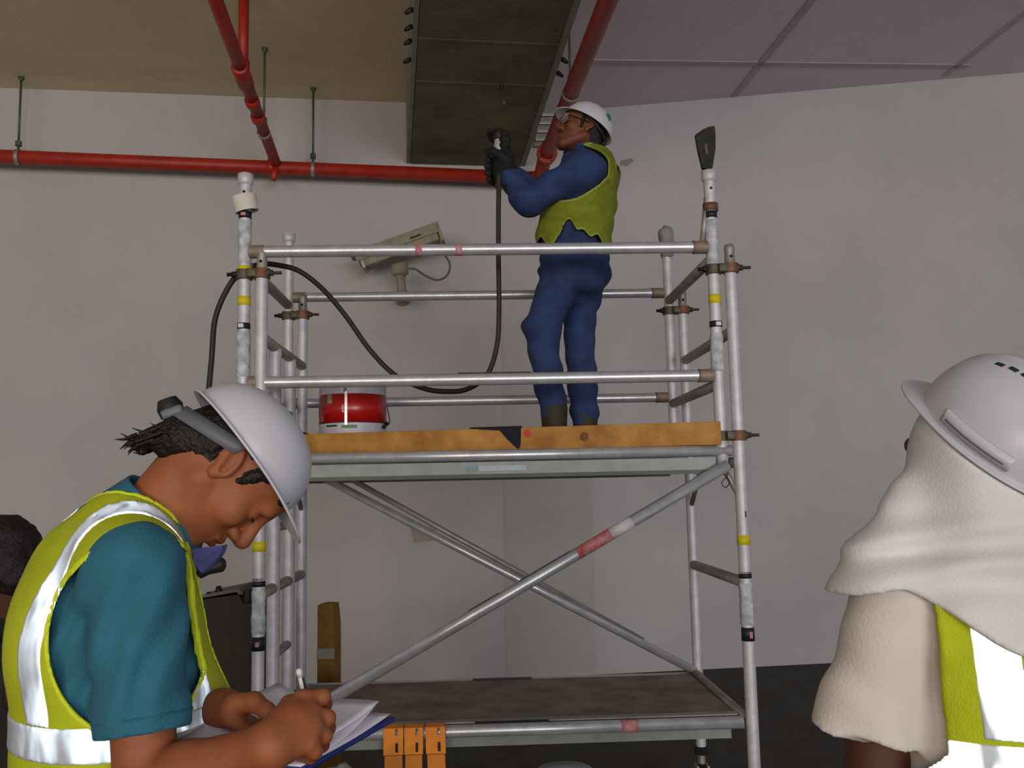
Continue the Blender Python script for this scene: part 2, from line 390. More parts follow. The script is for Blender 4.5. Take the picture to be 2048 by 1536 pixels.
# painted arrises of the beam
struct('trim_2', prism([bl-EW*0.035+UP*0.004, bl-EW*0.003+UP*0.004, bl-EW*0.003+bdir*BL+UP*0.004, bl-EW*0.035+bdir*BL+UP*0.004], UP*(HC-ZB-0.006)), M_BSIDE, smooth=False)
struct('trim_3', prism([br+EW*0.003+UP*0.004, br+EW*0.05+UP*0.004, br+EW*0.05+bdir2*BL+UP*0.004, br+EW*0.003+bdir2*BL+UP*0.004], UP*(HC-ZB-0.006)), M_BSIDE, smooth=False)
for k, py in enumerate((165, 80)):      # formwork fins left on the soffit
    a = atz(832, py, ZB); t = np.dot(a-bl, bdir)
    obj('formwork_fin', prism([bl+bdir*t, br+bdir2*t, br+bdir2*(t+0.03), bl+bdir*(t+0.03)], UP*-0.0025), M_CONC, beam, smooth=False)
# soffit joints of the sloping slab on the right
for i, (p, q) in enumerate((((1150, 122), (1935, 132)), ((1470, 190), (1640, -20)), ((1890, 150), (2070, 10)))):
    a = onplane(*p, rp[0], cn); b = onplane(*q, rp[0], cn); s = nrm(np.cross(b-a, cn))*0.035
    o = struct('trim_%d' % (4+i), prism([a-s, b-s, b+s, a+s], -cn*0.008), mat('joint_filler', (184, 170, 172), 0.9), smooth=False)
# plastered pilaster band and stains on the wall
def wall_patch(name, poly, m, out=0.004):
    return struct(name, prism([onwall(x, y) for x, y in poly], NW*out), m, smooth=False)
wall_patch('trim_7', [(1000, 372), (1172, 372), (1192, 1340), (1012, 1352)], mat('wall_paint_second_coat', (178, 172, 168), 0.85, var=0.07, scale=0.9), 0.006)
wall_patch('trim_8', [(1098, 1322), (1130, 1316), (1166, 1320), (1150, 1328), (1112, 1328)], mat('brown_wall_stain', (128, 108, 92), 0.9), 0.004)
wall_patch('trim_9', [(1240, 322), (1262, 317), (1268, 322), (1252, 333), (1240, 330)], mat('grey_wall_stain', (140, 134, 132), 0.9), 0.004)
wall_patch('trim_10', [(820, 1055), (870, 1052), (876, 1080), (828, 1086)], mat('pinkish_wall_stain', (168, 150, 142), 0.9), 0.003)
#==PIPES==
# ------------------------------------------------------------------ red sprinkler pipes with their hangers
pz = onwall(500, 336, 0.22)[2]
pw = lambda s: wallpt(s, pz, 0.22)
s_of = lambda px, py: np.dot(onwall(px, py, 0.22)-W0, EW)
sL = -6.0; sE = s_of(1088, 350)
mainp = thing('sprinkler_main', 'long red sprinkler pipe running along the left part of the wall', 'pipe', pw(-3))
# lie the pipe on the traced line
pa = onwall(0, 313, 0.22); pb = onwall(985, 353, 0.22); pdm = nrm(pb-pa)
PM = lambda t: pa+pdm*t
TE = np.dot(onwall(1080, 356, 0.22)-pa, pdm)
obj('pipe_run', tube([PM(-2.0), PM(TE)], 0.055, 24), M_RED, mainp)
for px in (2, 548, 840):
    t = np.dot(onwall(px, 330, 0.22)-pa, pdm)
    obj('coupling', lathe(PM(t-0.05), pdm, [(0.055, 0), (0.066, 0), (0.066, 0.035), (0.062, 0.05), (0.066, 0.065), (0.066, 0.1), (0.055, 0.1)], 24), M_RED, mainp) if px == 548 else None
# branch out over the hall on the left, with riser to the slab
t0 = np.dot(onwall(553, 342, 0.22)-pa, pdm); q0 = PM(t0); zb3 = q0[2]+0.0
q1 = atz(430, 0, zb3+0.10); qd = nrm(q1-q0)
branch = thing('sprinkler_branch', 'red branch pipe slanting to the upper left with a forked riser', 'pipe', q0)
obj('pipe_run', tube([q0+UP*0.02, q0+qd*4.0], 0.042, 20), M_RED, branch)
obj('drop_nipple', tube([q0+UP*0.02+V(0, -0.03, 0), q0-UP*0.13+V(0, -0.09, 0)], [0.03, 0.022], 14), M_RED, branch)
tj = 0
for k in range(400):
    p = q0+qd*k*0.01; d = p-CAMP; py = 768-FPX*np.dot(d, _u)/np.dot(d, _f)
    if py < 152: tj = k*0.01; break
pj = q0+qd*tj
obj('tee_fitting', tube([pj-qd*0.12, pj-qd*0.115, pj+qd*0.115, pj+qd*0.12], [0.046, 0.054, 0.054, 0.046], 20), M_RED, branch)
obj('riser', tube([pj, pj+UP*(HC-pj[2]-0.005)], 0.034, 18), M_RED, branch)
obj('riser_collar', tube([pj+UP*0.03, pj+UP*0.10], 0.043, 18), M_RED, branch)
for tt in (0.9, 1.15): obj('coupling', tube([q0+qd*tt, q0+qd*(tt+0.06)], 0.05, 20), M_RED, branch)
# second run on the right of the beam, with flange and elbow down to the main
e0 = PM(TE)+EW*0.02; zr = e0[2]+0.12
r0 = onplane(1088, 322, W0+NW*0.5, NW); zr = r0[2]
r1 = atz(1216, 0, zr); rd = nrm(r1-r0)
run2 = thing('sprinkler_run', 'thick red pipe coming forward beside the beam above the worker on the tower', 'pipe', r0)
obj('pipe_run', tube([r0, r0+rd*5.5], 0.056, 24), M_RED, run2)
obj('elbow', tube(spline([r0+rd*0.05, r0, r0-rd*0.12-UP*0.03, (r0-rd*0.25+PM(TE))/2-UP*0.02, PM(TE)+EW*0.01, PM(TE-0.08)], 24), 0.058, 24), M_RED, run2)
fl_b = obj('flange', tube([r0+rd*0.16, r0+rd*0.19], 0.084, 24), M_RED, run2, sharp=30)
for k in range(4):
    x, y, d = basis(rd); a = k*math.pi/2+0.5; c = r0+rd*0.18+0.074*(x*math.cos(a)+y*math.sin(a))
    obj('bolt', tube([c-rd*0.05, c+rd*0.05], 0.012, 8), M_RUST, fl_b)
# threaded hanger rods
def rod(name, a, b, label, clampc=None):
    t = thing(name, label, 'pipe hanger', a)
    obj('threaded_rod', tube([a, b], 0.009, 8), M_GALV, t)
    obj('ceiling_plate', tube([b-UP*0.035, b-UP*0.004], [0.012, 0.026], 10), M_GALV, t)
    obj('nut', tube([a+UP*0.03, a+UP*0.07], 0.024, 6), M_GALV, t, smooth=False)
    if clampc is not None:
        c, d, r = clampc; x, y, dd = basis(d); bm = bmesh.new()
        for k in range(24):
            pass
        add_lathe(bm, c-dd*0.016, dd, [(r, 0), (r+0.006, 0), (r+0.006, 0.032), (r, 0.032)], 24, True)
        obj('clevis_ring', bm, M_ALUD, t)
def rod_at(px, py, label, c, d, r):
    top = c*V(1, 1, 0)+UP*HC
    rod('hanger_rod', c+UP*(r+0.005), top, label, (c, d, r))
for px, py, lab in ((36, 314, 'thin threaded rod hanging the red main pipe at the far left'), (626, 339, 'thin threaded rod hanging the red main pipe right of the slanting branch')):
    rod_at(px, py, lab, PM(np.dot(onwall(px, py, 0.22)-pa, pdm)), pdm, 0.056)
tj2 = 0.45
for k in range(300):
    p = q0+qd*k*0.01; d = p-CAMP
    if 1024+FPX*np.dot(d, _r)/np.dot(d, _f) < 528: tj2 = k*0.01; break
rod_at(0, 0, 'thin threaded rod hanging the slanting red branch pipe', q0+qd*tj2, qd, 0.043)
def rod_ceil2(px, py):
    pass
c2 = r0+rd*1.3
zt2 = cright(np.dot(c2-W0, EW), 0)[2]
rod('hanger_rod', c2+UP*0.06, c2*V(1, 1, 0)+UP*zt2, 'pale rod hanging the thick red pipe beside the beam', (c2, rd, 0.057))
# black anchors along both arrises of the beam
for px, py in ((825, 28), (823, 62), (822, 90), (822, 127)):
    c = atz(px+8, py, ZB)-bdir*0; c = bl+bdir*np.dot(c-bl, bdir)-EW*0.036+UP*0.03
    tag(obj('beam_anchor', tube([c, c-EW*0.02-UP*0.01, c-EW*0.05-UP*0.03], [0.014, 0.018, 0.01], 8), M_BLK), 'small black anchor on the beam\'s left edge, '+{28: 'topmost of four', 62: 'second of four from the top', 90: 'third of four from the top', 127: 'lowest of four'}[py], 'anchor', 'anchors on the left beam edge')
for px, py in ((1113, 125), (1103, 152)):
    c = atz(px, py, ZB); c = br+bdir2*np.dot(c-br, bdir2)+EW*0.052+UP*0.03
    tag(obj('beam_anchor', tube([c, c+EW*0.02-UP*0.01, c+EW*0.05-UP*0.03], [0.014, 0.018, 0.01], 8), M_BLK), 'small black anchor on the beam\'s right edge, '+('upper' if py == 125 else 'lower')+' of two', 'anchor', 'anchors on the right beam edge')
for i, (px, py) in enumerate(((1003, 170), (1008, 203))):
    c = atz(px, py, ZB)
    tag(obj('soffit_bolt', tube([c+UP*0.01, c-UP*0.03], [0.016, 0.011], 10), M_RUST if i else M_BLK), ('dark bolt head in the beam soffit above the tool', 'reddish bolt head in the beam soffit just above the tool')[i], 'bolt')
# louvred white panel behind the thick pipe
vt = thing('louvre_vent', 'pale louvred vent on the wall behind the thick red pipe', 'vent', onwall(1082, 290))
vp = [onwall(1066, 296), onwall(1112, 296), onwall(1118, 222), onwall(1080, 222)]
obj('vent_frame', prism(vp, NW*0.05), M_CCTV, vt, smooth=False)
for k in range(4):
    f = 0.15+k*0.22; a = vp[3]+(vp[0]-vp[3])*f; b = vp[2]+(vp[1]-vp[2])*f
    obj('slat', prism([a+NW*0.05, b+NW*0.05, b+NW*0.085-UP*0.03, a+NW*0.085-UP*0.03], UP*0.01), M_WLABEL, vt, smooth=False)
#==CCTV==
yc = 7.2
cc = thing('security_camera', 'dusty beige security camera on a wall bracket behind the tower', 'camera', onwall(805, 600))
CP = lambda px, py, y=yc: at(px, py, y)
ca, cb = CP(735, 518), CP(868, 470); cax = nrm(cb-ca); cup = nrm(np.cross(V(0, 1, 0), cax)); cup = cup if cup[2] > 0 else -cup
cy = np.cross(cup, cax)
hl = np.linalg.norm(cb-ca)/2+0.03
bx = lambda c, h, bev=0.008: box(c, h, (cax, cy, cup), bev)
mid = (ca+cb)/2
obj('housing', bx(mid-cup*0.012, (hl, 0.085, 0.062), 0.014), M_CCTV, cc, sharp=35)
obj('sun_shield', bx(mid+cup*0.058-cax*0.03, (hl+0.06, 0.10, 0.010), 0.004), M_CCTV, cc, sharp=35)
for s_ in (-1, 1): obj('shield_side', bx(mid+cup*0.02+cy*s_*0.097-cax*0.02, (hl+0.03, 0.004, 0.036), 0.002), M_CCTV, cc, sharp=35)
obj('end_cap', bx(cb+cax*0.05-cup*0.01, (0.014, 0.088, 0.082), 0.006), M_CCTV, cc, sharp=35)
obj('front_ring', bx(ca-cax*0.04-cup*0.014, (0.016, 0.09, 0.07), 0.008), M_ALUD, cc, sharp=35)
obj('front_glass', bx(ca-cax*0.058-cup*0.014, (0.003, 0.07, 0.05), 0.002), M_BLK, cc, sharp=35)
for f in (-0.35, 0.45): obj('shield_slot', bx(mid+cax*hl*f+cup*0.01-cy*0.103 if cy[1] > 0 else mid+cax*hl*f+cup*0.01+cy*0.103, (0.045, 0.003, 0.006), 0.001), M_BLK, cc)
kn = CP(800, 535); kb = CP(805, 592)
obj('swivel_head', tube([kn+cup*0.03, kn+cup*0.02, kn-UP*0.05, kn-UP*0.07], [0.05, 0.07, 0.07, 0.045], 20), M_CCTV, cc)
obj('bracket_post', tube([kn-UP*0.05, kb], 0.036, 18), M_CCTV, cc)
wp = onwall(805, 596, 0.004)
obj('bracket_arm', tube([kb-UP*0.0, wp], 0.04, 16), M_CCTV, cc)
obj('wall_plate', tube([wp, wp+NW*0.03], 0.07, 20), M_CCTV, cc)
obj('cable', tube(spline([CP(818, 537), CP(832, 539), CP(852, 552), CP(874, 560), CP(893, 552), CP(900, 533), CP(893, 515), CP(872, 495)], 40), 0.009, 8), M_GREY, cc)
#==SCAFFOLD==
YAW = 0.0409
EX = V(math.cos(YAW), math.sin(YAW), 0); EY = V(-math.sin(YAW), math.cos(YAW), 0)
SO = V(-1.0468, 3.7939, 0); SL_, SW, TL, TR, TD = 2.0, 0.9187, -0.078, -0.0687, 0.019
ZT, ZM, ZBR = 2.5692, 2.0093, 0.5829
def sp(x, y, z): return SO+EX*x+EY*y+UP*z
tower = thing('scaffold_tower', 'aluminium mobile scaffold tower with guard rails and crossed braces in front of the wall', 'scaffold', sp(1, 0.46, 0))
T = tower
R1 = 0.0254
def zpx(px, py, x, y):   # height on the vertical through scaffold (x,y) seen at image row py
    b = sp(x, y, 0); lo, hi = -1.0, 6.0
    for _ in range(50):
        m_ = (lo+hi)/2; d = b+UP*m_-CAMP; r_ = 768-FPX*np.dot(d, _u)/np.dot(d, _f)
        if r_ > py: lo = m_
        else: hi = m_
    return lo
ztop_low = zpx(1460, 490, SL_, 0)
tall_top = zpx(1420, 342, SL_+TR, TD)
tall_bot = zpx(1440, 925, SL_+TR, TD)
low = {'fl': (0, 0), 'fr': (SL_, 0), 'bl': (0, SW), 'br': (SL_, SW)}
tall = {'fl': (TL, TD), 'fr': (SL_+TR, TD), 'bl': (TL, SW+TD), 'br': (SL_+TR, SW+TD)}
lowposts = {}; tallposts = {}
def sleeve(parent, x, y, z0, z1, m, name, r=R1+0.0016):
    return obj(name, lathe(sp(x, y, z0), UP, [(R1-0.001, 0), (r, 0), (r, z1-z0), (R1-0.001, z1-z0)], 20), m, parent)
for k, (x, y) in low.items():
    p = obj('post', pipe(sp(x, y, 0.24), sp(x, y, ztop_low-0.09), R1), M_ALUW, T, sharp=40); lowposts[k] = p
    obj('spigot', lathe(sp(x, y, ztop_low-0.09), UP, [(R1, 0), (R1-0.003, 0.012), (R1-0.004, 0.06), (R1-0.002, 0.075), (R1-0.007, 0.09), (0.012, 0.09)], 18), M_ALUD, p)
    obj('pin_hole', tube([sp(x, y-R1+0.004, ztop_low-0.055), sp(x, y-R1-0.0015, ztop_low-0.055)], 0.006, 10), M_BLK, p)
    obj('adjustable_leg', pipe(sp(x, y, 0.13), sp(x, y, 0.42), 0.019, 0.014), M_ALUD, T, sharp=40)
    obj('leg_nut', lathe(sp(x, y, 0.20), UP, [(0.02, 0), (0.036, 0.003), (0.036, 0.04), (0.02, 0.043)], 6), M_BLK, T, smooth=False)
    w = obj('castor_wheel', tube([sp(x-0.022, y, 0.08), sp(x-0.018, y, 0.08), sp(x+0.018, y, 0.08), sp(x+0.022, y, 0.08)], [0.068, 0.08, 0.08, 0.068], 24), M_BLK, T)
    obj('castor_fork', prism([sp(x-0.032, y-0.03, 0.14), sp(x+0.032, y-0.03, 0.14), sp(x+0.032, y+0.03, 0.14), sp(x-0.032, y+0.03, 0.14)], UP*0.01), M_ALUD, w, smooth=False)
    for s in (-1, 1): obj('fork_arm', prism([sp(x+s*0.029, y-0.02, 0.07), sp(x+s*0.029, y+0.02, 0.07), sp(x+s*0.029, y+0.03, 0.145), sp(x+s*0.029, y-0.03, 0.145)], EX*0.005*s), M_ALUD, w, smooth=False)
for k, (x, y) in tall.items():
    p = obj('guard_post', pipe(sp(x, y, tall_bot), sp(x, y, tall_top), R1), M_ALUW, T, sharp=40); tallposts[k] = p
    obj('post_coupler', lathe(sp(x, y, tall_top-0.05), UP, [(R1, 0), (R1+0.006, 0.006), (R1+0.008, 0.02), (R1+0.008, 0.048), (R1, 0.052)], 20), M_ALUW, p)
    obj('pin_hole', tube([sp(x, y-R1+0.004, tall_top-0.085), sp(x, y-R1-0.0015, tall_top-0.085)], 0.006, 10), M_BLK, p)
    bm = lathe(sp(x, y, tall_bot-0.02), UP, [(0.017, 0), (0.024, 0.004), (0.029, 0.07), (R1+0.002, 0.13), (R1, 0.132)], 20)
    obj('post_foot', bm, M_ALUW, p)
# rungs of the end frames
for x in (0, SL_):
    for z in (2.2, 1.64, 1.14, 0.56):
        obj('rung', tube([sp(x, 0.02, z), sp(x, SW-0.02, z)], 0.0235, 18), M_ALUD, T)
for x in (TL, SL_+TR):
    for z in (ZT-0.045, ZM-0.035):
        obj('guard_rung', tube([sp(x, TD+0.02, z), sp(x, SW+TD-0.02, z)], 0.0235, 18), M_ALUD, T)
# ladder stiles and steps inside the left end frame
for y in (0.27, 0.60):
    obj('ladder_stile', pipe(sp(0.0, y, 0.35), sp(0.0, y, 2.19), 0.0285, 0.024), M_ALUW, T, sharp=40)
for z in (0.85, 1.4, 1.92):
    obj('ladder_step', tube([sp(0, 0.28, z), sp(0, 0.59, z)], 0.019, 14), M_ALUD, T)
# guard rails (two long tubes front, two back) with claw hooks
def rail(y, z, x0, x1, r=R1):
    g = obj('guard_rail', tube([sp(x0, y, z), sp(x1, y, z)], r, 22), M_ALU, T, sharp=50)
    for xx in (x0, x1):
        s = 1 if xx == x0 else -1
        obj('rail_hook', tube([sp(xx-s*0.005, y, z), sp(xx+s*0.055, y, z)], r+0.003, 18), mat('grimy_hook', (150, 132, 112), 0.6, 0.3, var=0.3, scale=25), g, sharp=40)
        if s < 0: obj('hook_lip', tube([sp(xx-0.060, y, z), sp(xx-0.054, y, z)], r+0.0036, 18), M_RUST, g, sharp=40)
    return g
xa, xb = TL+0.03, SL_+TR-0.03
g1 = rail(TD-0.012, ZT, xa, xb); g2 = rail(TD-0.012, ZM, xa, xb); g3 = rail(SW+TD+0.005, ZT, xa, xb, 0.0245); g4 = rail(SW+TD+0.005, ZM, xa, xb, 0.0245)
for xx in (0.66, 0.83): obj('paint_spot', tube([sp(xx-0.012, TD-0.012, ZT), sp(xx+0.016, TD-0.012, ZT)], R1+0.0006, 20), M_RLABEL, g1)
obj('label_strip', prism([sp(0.82, TD-0.022, ZM+R1+0.0004), sp(1.13, TD-0.022, ZM+R1+0.0004), sp(1.13, TD-0.002, ZM+R1+0.0004), sp(0.82, TD-0.002, ZM+R1+0.0004)], UP*0.003), M_LABEL, g2, smooth=False)
# swivel clamps joining guard posts to the frame posts
def clamp(k, z):
    (xt, yt), (xl, yl) = tall[k], low[k]
    c = obj('swivel_clamp', lathe(sp(xt, yt, z-0.022), UP, [(R1, 0), (R1+0.010, 0.002), (R1+0.010, 0.042), (R1, 0.044)], 18), M_CAST, T, sharp=40)
    obj('clamp_jaw', lathe(sp(xl, yl, z-0.022), UP, [(R1, 0), (R1+0.010, 0.002), (R1+0.010, 0.042), (R1, 0.044)], 18), M_RUST, c, sharp=40)
    m_ = (sp(xt, yt, z)+sp(xl, yl, z))/2
    obj('clamp_body', box(m_-EY*0.014, (0.02, 0.026, 0.018), (EX, EY, UP), 0.004), M_CAST, c)
    s = 1 if xl > xt else -1
    e = sp(xl, yl-0.012, z)
    obj('clamp_bolt', tube([e+EX*s*0.02, e+EX*s*0.034, e+EX*s*0.035, e+EX*s*0.05, e+EX*s*0.051, e+EX*s*0.085], [0.017, 0.017, 0.013, 0.013, 0.007, 0.007], 10), M_CAST, c)
    e = sp(xt, yt-0.012, z)
    obj('clamp_bolt', tube([e-EX*s*0.02, e-EX*s*0.05, e-EX*s*0.051, e-EX*s*0.07], [0.013, 0.012, 0.008, 0.008], 10), M_BLK, c)
zc1 = zpx(1460, 537, SL_, 0); zc2 = zpx(1470, 871, SL_, 0)
for k in low: clamp(k, zc1 if k[0] == 'f' else zc1-0.002); clamp(k, zc2)
# platforms
def platform(zd, name):
    d = obj(name, prism([sp(0.05, 0.05, zd), sp(SL_-0.05, 0.05, zd), sp(SL_-0.05, SW-0.05, zd), sp(0.05, SW-0.05, zd)], UP*0.012), M_PLY, T, smooth=False)
    return d
zu = 1.689
dk = platform(zu+0.012, 'upper_deck')
for y in (0.0, SW): obj('deck_tube', tube([sp(0.03, y+0.01, zu), sp(SL_-0.03, y+0.01, zu)], 0.0235, 20), M_ALU, dk)
for y in (0.0, SW):
    obj('deck_channel', prism([sp(0.03, y, zu-0.028), sp(SL_-0.1, y, zu-0.028), sp(SL_-0.1, y, zu-0.078), sp(0.03, y, zu-0.078)], EY*0.03), M_CHAN, dk, smooth=False)
    obj('channel_lip', prism([sp(0.03, y-0.003, zu-0.078), sp(SL_-0.1, y-0.003, zu-0.078), sp(SL_-0.1, y-0.003, zu-0.094), sp(0.03, y-0.003, zu-0.094)], EY*0.05), M_DGREEN, dk, smooth=False)
obj('deck_label', prism([sp(0.90, -0.001, zu-0.044), sp(1.10, -0.001, zu-0.044), sp(1.10, -0.001, zu-0.066), sp(0.90, -0.001, zu-0.066)], -EY*0.003), mat('pale_blue_label', (176, 188, 196), 0.6, var=0.2, scale=70), dk, smooth=False)
obj('deck_label', prism([sp(0.85, -0.001, zu-0.044), sp(0.895, -0.001, zu-0.044), sp(0.895, -0.001, zu-0.064), sp(0.85, -0.001, zu-0.064)], -EY*0.003), mat('teal_label', (120, 150, 160), 0.6), dk, smooth=False)
zl = ZBR
dl = platform(zl+0.008, 'lower_deck')
for y in (-0.005, SW-0.02): obj('deck_tube', tube([sp(0.03, y, zl), sp(SL_-0.04, y, zl)], 0.0245, 20), M_ALU, dl)
obj('deck_edge', prism([sp(0.05, 0.03, zl+0.02), sp(SL_-0.05, 0.03, zl+0.02), sp(SL_-0.05, 0.07, zl+0.022), sp(0.05, 0.07, zl+0.022)], UP*0.006), M_ALUD, dl, smooth=False)
for y in (0.03, SW-0.05): obj('deck_channel', prism([sp(0.05, y, zl-0.02), sp(SL_-0.08, y, zl-0.02), sp(SL_-0.08, y, zl-0.07), sp(0.05, y, zl-0.07)], EY*0.02), M_CHAN, dl, smooth=False)
obj('deck_label', prism([sp(0.87, 0.005, zl+0.022), sp(1.17, 0.005, zl+0.022), sp(1.17, 0.022, zl+0.026), sp(0.87, 0.022, zl+0.026)], UP*0.003), M_LABEL, dl, smooth=False)
obj('deck_label', prism([sp(0.86, SW-0.06, zl+0.021), sp(1.15, SW-0.06, zl+0.021), sp(1.15, SW-0.03, zl+0.021), sp(0.86, SW-0.03, zl+0.021)], UP*0.006), M_LABEL, dl, smooth=False)
obj('paint_spot', tube([sp(1.46, -0.005, zl), sp(1.53, -0.005, zl)], 0.0252, 20), M_RLABEL, dl)
# crossed braces, front and back
b1a, b1b = sp(SL_-0.06, -0.035, zpx(1440, 930, SL_-0.06, -0.035)), sp(0.03, -0.03, zl+0.0)
br1 = obj('brace', tube([b1a, b1b], 0.0245, 22), M_ALU, T)
bd = nrm(b1b-b1a)
bt = lambda t, r=0.0252: None
def band(a, b, m, nm, r=0.0251): obj(nm, tube([b1a+(b1b-b1a)*a, b1a+(b1b-b1a)*b], r, 22), m, br1)
band(0.215, 0.262, M_WLABEL, 'white_sticker'); band(0.262, 0.335, M_RLABEL, 'red_sticker', 0.0250)
bp = nrm(np.cross(EY, bd)); bp = bp if bp[2] > 0 else -bp
for a, b in ((0.345, 0.455), (0.50, 0.565)):
    p0 = b1a+(b1b-b1a)*a; p1 = b1a+(b1b-b1a)*b
    obj('black_sticker', prism([p0+bp*0.0247-EY*0.009, p1+bp*0.0247-EY*0.009, p1+bp*0.0247+EY*0.006, p0+bp*0.0247+EY*0.006], bp*0.0015), M_LABEL, br1, smooth=False)
b2a, b2b = sp(0.08, SW+0.0, zu-0.05), sp(SL_-0.02, SW-0.03, zl+0.03)
obj('brace', tube([b2a, b2b], 0.0205, 20), M_ALU, T)
obj('brace', tube([sp(0.20, SW-0.12, zu-0.04), b2b+EY*0.06-EX*0.25+UP*0.15], 0.014, 14), M_ALUD, T)  # added thin tube imitating the dark reflection along the back brace
b4a, b4b = sp(0.15, SW+0.05, zu-0.055), sp(SL_-0.05, SW+0.05, zl+0.07)
for a, b in ((sp(SL_-0.02, 0.03, zl+0.01), sp(SL_-0.02, SW-0.03, zl+0.02)),): obj('deck_hook_tube', tube([a, b], 0.021, 16), M_ALUD, T)
# short knee struts
for (a, b) in ((sp(SL_-0.085, 0.02, zu-0.03), sp(SL_-0.006, 0.0, zu-0.2)), (sp(SL_-0.0, SW-0.25, zu-0.06), sp(SL_, SW-0.02, zu-0.24)), (sp(0, SW-0.22, zu-0.06), sp(0, SW-0.02, zu-0.22)),
               (sp(TL+0.015, TD, tall_top-0.34), sp(TL+0.05, TD, ZT+0.0)), (sp(SL_+TR-0.015, TD, tall_top-0.12), sp(SL_+TR-0.045, TD, ZT))):
    obj('knee_strut', tube([a, b], 0.012, 12), M_ALUD, T)
obj('lock_pin_wire', tube(spline([sp(SL_+TR-0.005, TD-0.03, tall_bot-0.02), sp(SL_+TR+0.012, TD-0.035, tall_bot-0.05), sp(SL_+TR-0.016, TD-0.035, tall_bot-0.085), sp(SL_+TR+0.0, TD-0.035, tall_bot-0.105), sp(SL_+TR+0.018, TD-0.035, tall_bot-0.08), sp(SL_+TR-0.006, TD-0.035, tall_bot-0.045), sp(SL_+TR+0.01, TD-0.03, tall_bot-0.015)], 40), 0.002, 6), M_BLK, T)
# tapes, labels and wraps on the posts
def zz(px, py, k, t): x, y = (tall if t else low)[k]; return zpx(px, py, x, y)
def tape(k, t, py0, py1, m, nm, r=R1+0.0016):
    x, y = (tall if t else low)[k]; z0, z1 = zpx(0, py1, x, y), zpx(0, py0, x, y)
    return sleeve((tallposts if t else lowposts)[k], x, y, z0, z1, m, nm, r)
tape('fl', 1, 594, 612, M_YEL, 'yellow_tape'); tape('fl', 1, 647, 659, M_LABEL, 'black_label'); tape('fl', 1, 424, 438, M_LABEL, 'black_label'); tape('fl', 1, 533, 540, M_YEL, 'yellow_tape')
tape('fl', 0, 1083, 1103, M_YEL, 'yellow_tape'); tape('fl', 0, 1162, 1173, M_LABEL, 'black_label'); tape('fl', 0, 1273, 1301, M_LABEL, 'black_label')
tape('fr', 1, 590, 608, M_YEL, 'yellow_tape'); tape('fr', 1, 643, 655, M_LABEL, 'black_label'); tape('fr', 1, 424, 437, M_LABEL, 'black_label')
tape('fr', 0, 1070, 1089, M_YEL, 'yellow_tape'); tape('fr', 0, 1147, 1156, M_LABEL, 'black_label'); tape('fr', 0, 1254, 1281, M_LABEL, 'black_label')
tape('fr', 1, 408, 423, M_RUST, 'collar_clamp', R1+0.008)
def decal(k, t, dx, py0, py1, w, m, nm):
    x, y = (tall if t else low)[k]; z0, z1 = zpx(0, py1, x, y), zpx(0, py0, x, y); yy = -math.sqrt(max(1e-6, (R1+0.0022)**2-dx*dx))
    obj(nm, prism([sp(x+dx-w/2, y+yy, z0), sp(x+dx+w/2, y+yy, z0), sp(x+dx+w/2, y+yy, z1), sp(x+dx-w/2, y+yy, z1)], -EY*0.001), m, (tallposts if t else lowposts)[k], smooth=False)
decal('fl', 1, -0.006, 649, 657, 0.022, M_WLABEL, 'label_print'); decal('fr', 1, 0.005, 645, 653, 0.022, M_WLABEL, 'label_print')
decal('fl', 0, 0.002, 1283, 1292, 0.014, M_RLABEL, 'label_emblem'); decal('fr', 0, 0.006, 1262, 1275, 0.012, M_RLABEL, 'label_emblem')
decal('fl', 1, -0.002, 428, 434, 0.02, M_RLABEL, 'label_print'); decal('fr', 0, 0.008, 1022, 1034, 0.006, M_LABEL, 'label_print')
for kk in range(6):
    decal('fl', 0, -0.017+kk*0.007, 1156, 1161, 0.0035, M_LABEL, 'label_hatching'); decal('fr', 0, -0.017+kk*0.007, 1143, 1147, 0.0035, M_LABEL, 'label_hatching')
def wrap(k, t, py0, py1, seed):
    x, y = (tall if t else low)[k]; z0, z1 = zpx(0, py1, x, y), zpx(0, py0, x, y)
    rs = np.random.RandomState(seed); n = 14; pr = [(R1-0.001, 0)]
    for i in range(n): pr.append((R1+0.001+0.004*rs.rand(), (z1-z0)*(i+0.5)/n))
    pr.append((R1-0.001, z1-z0)); obj('plaster_crust', lathe(sp(x, y, z0), UP, pr, 18), M_WRAP, (tallposts if t else lowposts)[k])
wrap('fl', 1, 442, 530, 1); wrap('fr', 1, 440, 535, 2); wrap('fl', 0, 1180, 1268, 3); wrap('fr', 0, 1165, 1250, 4); wrap('fr', 1, 665, 745, 5); wrap('fl', 1, 664, 755, 6)
# rag tied over the top of the back right guard post
x, y = tall['br']; zt_ = tall_top
FR_ = lambda p: d_cap(p, sp(x, y, zt_-0.13), sp(x, y, zt_-0.02), 0.036, 0.040)+folds(p, V(1, 0, 0.3), 0.03, 0.004, 1.5, 30)
rag = blob('tied_rag', FR_, sp(x, y, zt_-0.2)-0.08, sp(x, y, zt_+0.06)+0.08, 0.006, M_BAG)
tag(rag, 'crumpled grey plastic bag over the back right guard post', 'bag')
#==LOOSE THINGS ON TOWER==
# white ring (tape roll) slung on the tall left post
x, y = tall['fl']; z = zpx(490, 408, x, y); ra = nrm(UP+EX*-0.22+EY*-0.1)
tr_ = lathe(sp(x, y, z)-ra*0.034, ra, [(0.041, 0), (0.049, 0), (0.053, 0.068), (0.044, 0.068)], 26, True)
tag(obj('tape_roll', tr_, mat('cream_tape', (214, 204, 192), 0.7, var=0.05), sharp=40), 'cream tape roll threaded tilted over the tall left guard post', 'tape')
